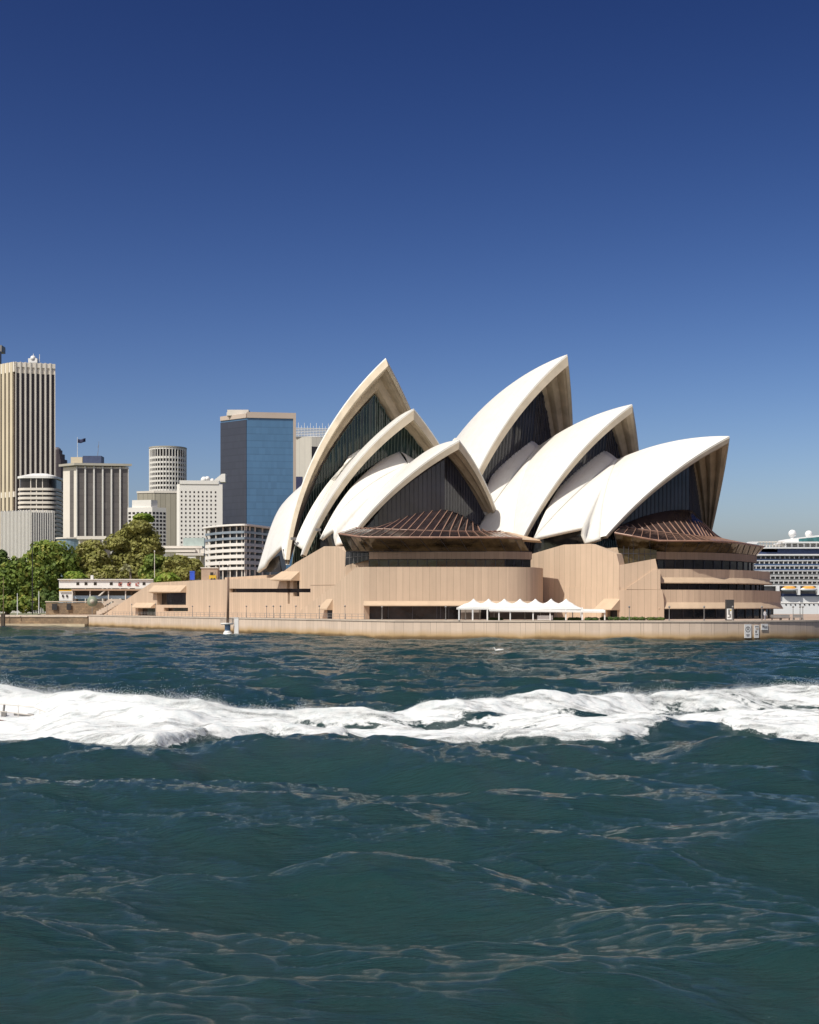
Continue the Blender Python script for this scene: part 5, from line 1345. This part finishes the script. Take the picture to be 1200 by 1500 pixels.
def d3(put, ring):
    put(-.22, .62, .3, .30, INK, 'mark'); put(.15, .55, .5, .10, INK, 'text_line'); put(.15, .35, .5, .10, INK, 'text_line')
notice('tall white notice with a dark ring symbol on the quay wall', 1089.5, 1100.5, 914.5, 934.5, d1)
notice('narrow white notice with lines of small print on the quay wall', 1104.0, 1111.5, 916, 934.5, d2)
notice('small wide white notice highest on the quay wall', 1114, 1125, 914, 922.8, d3)

# lamp posts along the quay
def lamp_at(p, label, h, group):
    o = thing('quay_lamp', label, 'lamp post', (p.x, p.y, QZ), group, local=True)
    m = MB(); m.tube((0, 0, 0), (0, 0, h), .075, .05, 6); m.tube((0, 0, 0), (0, 0, .3), .13, .11, 6); m.build('post', M['steel'], o)
    m = MB(); m.ball((0, 0, h + .14), .19, 8, 6); m.build('lamp_head', M['steel'], o); return o
ORD = ['first', 'second', 'third', 'fourth', 'fifth', 'sixth', 'seventh', 'eighth', 'ninth', 'tenth', 'eleventh', 'twelfth']
GE = 'lamp posts along the long quay'; GN = 'lamp posts in front of the terraces'
for k, px in enumerate((157, 193, 228, 282, 307, 361, 390.5, 400.5, 411, 433.5, 468, 505.5)):
    p = wall_pt(px, 1.6); lamp_at(p, ORD[k] + ' thin lamp post from the left along the long quay below the podium flank', zat(889.0 if px > 280 else 886.0, p.y) - QZ, GE)
def q_in(px, d):
    p, dr = on_quay(px); n_ = Vector((-dr.y, dr.x)); return p + n_ * d
for k, px in enumerate((545.5, 649, 921.5, 984, 1038.5, 1083, 1128, 1175.5, 1186, 1190)):
    p = q_in(px, 2.0); lamp_at(p, ORD[k] + ' thin lamp post from the left on the front quay before the foyer windows', zat(890.2, p.y) - QZ, GN)
# quay railing
rl = thing('quay_railing', 'low thin dark railing along the edge of the long quay', 'railing', (*wall_pt(350, .6), QZ))
pa, pb = wall_pt(165, .7), wall_pt(534, .7)
m = MB()
for zz in (1.0, .55): m.tube((pa.x, pa.y, QZ + zz), (pb.x, pb.y, QZ + zz), .035, n=5)
m.build('rail', M['steel'], rl)
nP = 60; pm0 = MB(); pm0.tube((0, 0, 0), (0, 0, 1.0), .04, n=5); pme = pm0.mesh('railing_post', M['steel'])
basev = Vector(rl['_base'])
for i in range(nP + 1):
    p = pa.lerp(pb, i / nP); link('post', pme, rl, loc=Vector((p.x, p.y, QZ)) - basev)
# benches and bollards on the far right quay
for px, lb_ in ((1158, 'low dark bench nearest the terrace corner on the right quay'), (1172, 'low dark bench between two lamp posts on the right quay'), (1192, 'low dark bench at the right edge of the quay')):
    p = q_in(px, 3.2); o = thing('bench', lb_, 'bench', (p.x, p.y, QZ), 'benches on the right quay')
    m = MB(); m.box((p.x, p.y, QZ + .45), (1.7, .5, .1)); m.build('seat', M['steel'], o); m = MB(); m.box((p.x, p.y + .26, QZ + .75), (1.7, .06, .42)); m.build('backrest', M['steel'], o)
    for sx in (-.7, .7):
        m = MB(); m.box((p.x + sx, p.y, QZ + .2), (.08, .45, .4)); m.build('leg', M['black'], o)

# a person standing on the quay
def person(label, p, face, shirt, trousers, seed=0):
    o = thing('person', label, 'person', (p.x, p.y, QZ), None, local=True); o.rotation_euler = (0, 0, face)
    J = {'pelvis': (0, 0, .95, .13), 'waist': (0, 0, 1.1, .125), 'chest': (0, 0, 1.34, .15), 'neck': (0, 0, 1.5, .06), 'head': (0, -.01, 1.63, .095), 'crown': (0, 0, 1.72, .075)}
    for s_, n_ in ((-1, 'l'), (1, 'r')):
        J['hip' + n_] = (.09 * s_, 0, .9, .10); J['knee' + n_] = (.10 * s_, -.02, .5, .065); J['ank' + n_] = (.10 * s_, .02, .08, .045); J['toe' + n_] = (.11 * s_, -.14, .04, .04)
        J['sh' + n_] = (.19 * s_, 0, 1.42, .065); J['elb' + n_] = (.25 * s_, .03, 1.14, .045); J['wr' + n_] = (.24 * s_, -.06, .90, .032); J['hand' + n_] = (.235 * s_, -.08, .80, .035)
    E_ = [('pelvis', 'waist'), ('waist', 'chest'), ('chest', 'neck'), ('neck', 'head'), ('head', 'crown')]
    for n_ in 'lr': E_ += [('pelvis', 'hip' + n_), ('hip' + n_, 'knee' + n_), ('knee' + n_, 'ank' + n_), ('ank' + n_, 'toe' + n_), ('chest', 'sh' + n_), ('sh' + n_, 'elb' + n_), ('elb' + n_, 'wr' + n_), ('wr' + n_, 'hand' + n_)]
    names = list(J); me = bpy.data.meshes.new('body'); me.from_pydata([J[k][:3] for k in names], [(names.index(a), names.index(b)) for a, b in E_], [])
    ob = link('body', me, o); sk = ob.modifiers.new('skin', 'SKIN'); me.skin_vertices[0].data[0].use_root = True
    for i, k in enumerate(names): me.skin_vertices[0].data[i].radius = (J[k][3], J[k][3])
    ob.modifiers.new('sub', 'SUBSURF').levels = 1
    t = NT('person_' + str(seed)); sp = t.n('SeparateXYZ'); tc = t.n('TexCoord'); t.l(tc.outputs['Object'], sp.inputs[0]); z = sp.outputs[2]
    c = t.mix(t.math('GREATER_THAN', z, .96), trousers, shirt); c = t.mix(t.math('GREATER_THAN', z, 1.5), c, (0.45, 0.29, 0.21)); c = t.mix(t.math('LESS_THAN', z, .09), c, (.04, .03, .03)); t.col(c); t.set(Roughness=.8)
    me.materials.append(t.m)
    h = MB(); h.ball((0, .02, 1.70), .105, 10, 8, sq=(1, 1.05, .8)); h.build('hair', plain('dark_hair', (.03, .02, .015), .7), o)
person('person in pale clothes standing on the quay before the dark terrace windows', q_in(1137, 2.6), .3, (.6, .6, .62), (.45, .45, .5), 1)

# ------------------------------------------------------------------ beacon in the water
BD_ = 272.0; bx = at(333.5, 0, BD_).x
bc = thing('navigation_beacon', 'white and blue navigation beacon with a railed platform and tall brown mast', 'beacon', (bx, BD_, 0))
bluep = plain('faded_blue_paint', (0.20, 0.30, 0.44), 0.6)
m = MB(); m.tube((bx, BD_, -1), (bx, BD_, zat(926.5, BD_)), .95, .85, 14); m.tube((bx, BD_, zat(926.5, BD_)), (bx, BD_, zat(924, BD_)), .85, .58, 14); m.build('white_base', M['white'], bc)
m = MB(); m.tube((bx, BD_, zat(925, BD_)), (bx, BD_, zat(914.5, BD_)), .57, .57, 12); m.build('blue_column', bluep, bc)
m = MB(); m.tube((bx - .1, BD_, zat(915, BD_)), (bx - .1, BD_, zat(912.5, BD_)), 1.2, 1.35, 14); m.build('platform', M['white'], bc)
m = MB()
for i in range(12):
    a = 2 * math.pi * i / 12; q = Vector((bx - .1 + 1.28 * math.cos(a), BD_ + 1.28 * math.sin(a), zat(912.5, BD_))); m.tube(q, q + Vector((0, 0, .75)), .035, n=4)
    b_ = 2 * math.pi * (i + 1) / 12
    for h in (.75, .4): m.tube(q + Vector((0, 0, h)), Vector((bx - .1 + 1.28 * math.cos(b_), BD_ + 1.28 * math.sin(b_), q.z + h)), .03, n=4)
m.build('railing', M['steel'], bc)
m = MB(); p0 = Vector((bx + .02, BD_, zat(912.5, BD_))); p1 = at(334.5, 846, BD_); p2 = at(334.8, 836, BD_); m.tube(p0, p1, .27, .22, 8); m.tube(p1, p2, .07, .04, 6); m.build('mast', plain('brown_mast', (0.17, 0.11, 0.075), 0.7), bc)
m = MB(); m.box(at(334.6, 839.5, BD_), (.5, .3, .12)); m.build('mast_light', M['black'], bc)
m = MB(); m.tube(at(341, 905.5, BD_), at(341, 912.8, BD_), .06, n=5); m.tube(at(335, 905.8, BD_), at(346, 905, BD_), .05, n=5); m.tube(at(343.5, 913, BD_), at(341, 926, BD_), .05, n=5); m.tube(at(337, 913.5, BD_), at(343.5, 913, BD_), .05, n=5); m.build('side_frame', M['steel'], bc)
wp = thing('white_pile', 'plain white square pile beside the navigation beacon', 'pile', at(346.5, 931, BD_)); a, b = at(346.5, 905, BD_), at(346.8, 931.5, BD_)
m = MB(); m.box((a.x, a.y, (a.z - 1) / 2), (.85, .6, a.z + 1)); m.box((a.x - .1, a.y, a.z + .03), (1.05, .7, .1)); m.build('post', M['white'], wp)

# gull resting on the water
def gull(label, px, y, sc):
    D = CAM_H * FPX / (y - HY); b = at(px, y, D); b.z = .02; o = thing('gull', label, 'gull', b, None, local=True)
    V = [(0, 0, .05, .05), (.16, 0, .10, .10), (.36, 0, .11, .11), (.56, 0, .12, .07), (.75, 0, .14, .03), (-.05, 0, .20, .045), (-.10, 0, .30, .055), (-.19, 0, .29, .018)]
    E_ = [(0, 1), (1, 2), (2, 3), (3, 4), (0, 5), (5, 6), (6, 7)]
    me = bpy.data.meshes.new('body'); me.from_pydata([(x * sc, yy * sc, z * sc) for x, yy, z, r_ in V], E_, []); ob = link('body', me, o); ob.modifiers.new('skin', 'SKIN'); me.skin_vertices[0].data[1].use_root = True
    for i, v in enumerate(V): me.skin_vertices[0].data[i].radius = (v[3] * sc, v[3] * sc)
    ob.modifiers.new('sub', 'SUBSURF').levels = 2; me.materials.append(M['fabric'])
gull('white gull afloat on the water just off the quay, right of centre', 726, 954, 1.4)

# ------------------------------------------------------------------ cruise ship
SD = 760.0
sh_ = thing('cruise_ship', 'big white cruise ship with rows of balconies and orange lifeboats moored behind the terraces', 'cruise ship', at(1180, 906, SD))
def sx(px): return (px - CX) / FPX * SD
X0, X1 = sx(1060), sx(1560)
M['hull'] = plain('white_hull', (0.78, 0.78, 0.77), 0.4, .02, .02)
m = MB(); N = 12; bow = [(sx(1060), SD + 2), (sx(1090), SD), (X1, SD), (X1, SD + 30), (sx(1090), SD + 30), (sx(1050), SD + 16)]
m.prism(bow, -.5, zat(873, SD)); m.build('hull', M['hull'], sh_)
navy = plain('navy_band', (0.03, 0.05, 0.12), 0.5)
m = MB(); m.box(((sx(1100) + X1) / 2, SD - .12, zat(871.5, SD)), (X1 - sx(1100), .3, zat(869.6, SD) - zat(873.5, SD))); m.build('navy_band', navy, sh_)
m = MB(); m.box(((sx(1100) + X1) / 2, SD - .1, zat(883.5, SD)), (X1 - sx(1100), .3, .25)); m.build('rubbing_strake', M['bld_pale'], sh_)
pw = MB(); pw.tube((0, 0, 0), (0, -.25, 0), .42, n=10); pwm = pw.mesh('porthole', M['bld_dark']); sb_ = Vector(sh_['_base'])
for i in range(22):
    px = 1151.5 + 6.8 * i; link('porthole', pwm, sh_, loc=Vector((sx(px), SD - .02, zat(885.6, SD))) - sb_)
# superstructure with balcony decks
m = MB(); m.prism([(sx(1092), SD + 2.2), (X1, SD + 2.2), (X1, SD + 28), (sx(1092), SD + 28)], zat(873.2, SD), zat(812, SD)); m.build('cabin_wall', plain('dark_grey_cabin_front', (0.16, 0.16, 0.165), 0.4, 0.3, 0.3), sh_)  # dark grey base tone behind the balconies
dk = [858, 851, 843.8, 836.3, 829, 821.5, 814.2]
blue_g = glassy('blue_balcony_glass', (0.07, 0.12, 0.22), 0.15, 0.5, .2); grey_g = glassy('grey_balcony_glass', (0.20, 0.21, 0.21), 0.2, 0.4, .2)
for i, y in enumerate(dk):
    m = MB(); m.box(((sx(1088 + (2 if i > 3 else 0)) + X1) / 2, SD + 1.0, zat(y, SD)), (X1 - sx(1088), 2.6, .42)); m.build('deck', M['hull'], sh_)
    if i < len(dk) - 1:
        m = MB(); z0 = zat(y, SD) + .21; m.box(((sx(1090) + X1) / 2, SD - .15, z0 + .5), (X1 - sx(1090), .12, .95)); m.build('balcony_glass', blue_g if i >= 3 else grey_g, sh_)
dvm = MB(); hh_ = zat(dk[1], SD) - zat(dk[0], SD); dvm.box((0, .9, hh_ / 2), (.22 if False else .35, 2.2, hh_ - .45)); dme = dvm.mesh('balcony_divider', M['hull'])
cnt = 0
for i, y in enumerate(dk[:-1]):
    for j in range(17):
        px = 1092 + 7.0 * j + (2 if i % 2 else 0)
        if cnt < 100: link('balcony_divider', dme, sh_, loc=Vector((sx(px), SD, zat(y, SD))) - sb_)
        cnt += 1
# upper decks
m = MB(); m.prism([(sx(1108), SD + 1), (X1, SD + 1), (X1, SD + 26), (sx(1108), SD + 26)], zat(812, SD) - .3, zat(803.5, SD)); m.build('lido_deck', navy, sh_)
m = MB(); m.box(((sx(1108) + X1) / 2, SD + 12, zat(812.8, SD)), (X1 - sx(1108) + 2, 27, .8)); m.build('deck', M['hull'], sh_)
m = MB(); m.box(((sx(1120) + X1) / 2, SD + 12, zat(802.6, SD)), (X1 - sx(1120), 26, .75)); m.build('deck', M['hull'], sh_)
m = MB(); m.box((sx(1128), SD + 8, zat(805.5, SD)), (9, 14, 2.4)); m.build('stern_terrace', M['bld_pale'], sh_)
m = MB(); m.prism([(sx(1150), SD + 3), (X1, SD + 3), (X1, SD + 24), (sx(1150), SD + 24)], zat(802.2, SD), zat(795.5, SD)); m.build('upper_cabin', plain('grey_upper_deck', (.24, .24, .23), .5, .3, .3), sh_)  # mid grey base tone behind the white pillars
for j in range(12):
    m = MB(); m.box((sx(1153 + 9 * j), SD + 2.6, zat(798.8, SD)), (.8, .6, 2.5)); m.build('pillar', M['hull'], sh_)
m = MB(); m.box(((sx(1150) + X1) / 2, SD + 12, zat(794.6, SD)), (X1 - sx(1150), 24, .8)); m.build('deck', M['hull'], sh_)
m = MB(); m.extrude([(sx(1152), SD + 5, zat(794.2, SD)), (sx(1154), SD + 5, zat(789.5, SD)), (sx(1200), SD + 5, zat(783.5, SD)), (sx(1330), SD + 5, zat(776, SD)), (sx(1330), SD + 5, zat(794.2, SD))], (0, 14, 0)); m.build('bridge_house', M['hull'], sh_)
m = MB(); m.extrude([(sx(1174), SD + 4.8, zat(792.6, SD)), (sx(1174), SD + 4.8, zat(788.6, SD)), (sx(1210), SD + 4.8, zat(785.2, SD)), (sx(1330), SD + 4.8, zat(780, SD)), (sx(1330), SD + 4.8, zat(792.6, SD))], (0, .15, 0)); m.build('green_glazing', glassy('sea_green_glass', (0.04, 0.15, 0.16), .1, .5), sh_)
for px, y, r_ in ((1161, 781.8, 2.25), (1185, 782.5, 2.1)):
    m = MB(); m.ball(at(px, y, SD + 8), r_, 16, 12); m.tube(at(px, y + 3, SD + 8), at(px, 795, SD + 8), .9, 1.2, 10); m.build('radome', M['hull'], sh_)
m = MB()
for j in range(8): m.box((sx(1118 + 4.6 * j), SD + 6, zat(797.6, SD)), (.28, .28, 4.2))
m.box((sx(1134), SD + 6, zat(793.2, SD)), (14, 2, .45)); m.box((sx(1134), SD + 6, zat(797.6, SD)), (13.4, .3, .3)); m.build('stern_trellis', M['bld_pale'], sh_)
m = MB(); m.extrude([(sx(1098), SD + 6, zat(795.5, SD)), (sx(1103), SD + 6, zat(792.6, SD)), (sx(1116), SD + 6, zat(792.6, SD)), (sx(1112), SD + 6, zat(796.5, SD))], (0, 6, 0)); m.build('stern_wing', M['hull'], sh_)
# lifeboats
for j, px in enumerate((1154.5, 1183, 1211.5, 1240)):
    lb2 = MB(); G = []
    for i in range(13):
        u = i / 12; w_ = max(.02, (1 - abs(2 * u - 1) ** 3.5)); xx = sx(px - 12.3 + 24.6 * u)
        G.append([(xx, SD - 2.6 + 1.5 * math.cos(a) * w_, zat(863.4, SD) + 1.05 * math.sin(a) * (w_ ** .5)) for a in [2 * math.pi * q_ / 12 for q_ in range(13)]])
    lb2.grid(G); lo_ = lb2.build('lifeboat', M['hull'], sh_)
    m = MB(); G = []
    for i in range(13):
        u = i / 12; w_ = max(.02, (1 - abs(2 * u - 1) ** 4)); xx = sx(px - 11 + 22 * u); G.append([(xx, SD - 2.6 + 1.4 * math.cos(a) * w_, zat(862.6, SD) + 1.5 * math.sin(a) * w_) for a in [math.pi * q_ / 8 for q_ in range(9)]])
    m.grid(G); m.build('orange_cover', plain('orange_gel', (0.75, 0.36, 0.06), .5), lo_)
    m = MB(); a = sx(px + 14.3); m.box((a, SD - 1.2, zat(864.5, SD)), (1.5, 2.6, 5.4)); m.build('davit', M['hull'], sh_)
m = MB(); a = sx(1138.5); m.box((a, SD - 1.2, zat(863.5, SD)), (1.5, 2.6, 4.6)); m.build('davit', M['hull'], sh_)

# ------------------------------------------------------------------ speedboat leaving the picture on the left
BDp = 62.0; sb = thing('speedboat', 'white speedboat with brown rub rails half hidden in spray at the left edge', 'speedboat', at(-40, 1070, BDp))
def bp(px, y, dy=0.0):
    v = at(px, y, BDp); return Vector((v.x, v.y + dy, v.z))
m = MB(); G = []
x_st, x_bw = bp(40, 0).x, bp(40, 0).x - 11.5
for i in range(19):
    u = i / 18; x = x_st + (x_bw - x_st) * u; hw = 1.55 * (1 - max(0, (u - .45) / .55) ** 2.2); zt0 = 0.52 + 1.15 * u ** .8; kz = -.35 + .9 * max(0, (u - .6) / .4) ** 2
    hw = max(hw, .03)
    G.append([(x, BDp - hw, zt0), (x, BDp - hw * .93, .25 + .35 * u), (x, BDp - hw * .4, kz + .1), (x, BDp, kz), (x, BDp + hw * .4, kz + .1), (x, BDp + hw * .93, .25 + .35 * u), (x, BDp + hw, zt0), (x, BDp + hw * .9, zt0 + .05), (x, BDp, zt0 + .08), (x, BDp - hw * .9, zt0 + .05), (x, BDp - hw, zt0)])
m.grid(G); n = len(G[0]); m.add(G[0][:-1], [tuple(range(n - 1))]); m.build('hull', M['white'], sb)
brown = plain('brown_rubber', (0.14, 0.08, 0.07), .6)
for y0, y1, pxe in ((1049.6, 1054.3, 43), (1059.6, 1062.4, 20)):
    m = MB(); q0 = bp(pxe, y1, -1.75); q1 = bp(pxe - 130, y0 - 12, -1.75); m.tube(q0, q1, .045, .06, 6); m.build('rub_rail', brown, sb)
m = MB()
for (a, b) in (((-60, 1020), (12, 1028)), ((12, 1028), (60, 1032)), ((60, 1032), (84, 1041)), ((84, 1041), (95, 1056)), ((-60, 1036), (12, 1038)), ((12, 1038), (82, 1047))): m.tube(bp(*a, -1.45), bp(*b, -1.45), .018, n=5)
for px, ya, yb in ((40, 1030, 1050), (71, 1035, 1052), (-20, 1024, 1046)): m.tube(bp(px, ya, -1.45), bp(px, yb, -1.45), .018, n=5)
m.build('railing', M['bld_pale'], sb)
m = MB(); q = bp(15.5, 1043, -1.0); m.box((q.x, q.y, q.z - .05), (.2, .2, .3)); m.tube(bp(14.5, 1043, -1.0), bp(16, 1029, -1.0), .055, n=6); m.build('stern_post', M['steel'], sb)
m = MB(); a, b = bp(30, 1043.5, -1.0), bp(50, 1045.5, -1.0); m.tube(a, b, .07, .06, 6); m.tube(b, b + Vector((.25, 0, -.02)), .1, n=6); m.build('fender', M['steel'], sb)
m = MB(); x = x_st - 5.2; m.extrude([(x + 1.6, BDp - 1.1, 1.0), (x + 1.3, BDp - 1.1, 2.3), (x - 1.6, BDp - 1.1, 2.4), (x - 3.0, BDp - 1.1, 1.5)], (0, 2.2, 0)); m.build('cabin', M['white'], sb)
m = MB(); m.extrude([(x + 1.2, BDp - 1.13, 1.6), (x + 1.05, BDp - 1.13, 2.15), (x - 1.5, BDp - 1.13, 2.2), (x - 2.2, BDp - 1.13, 1.75)], (0, .02, 0)); m.build('window', M['window'], sb)
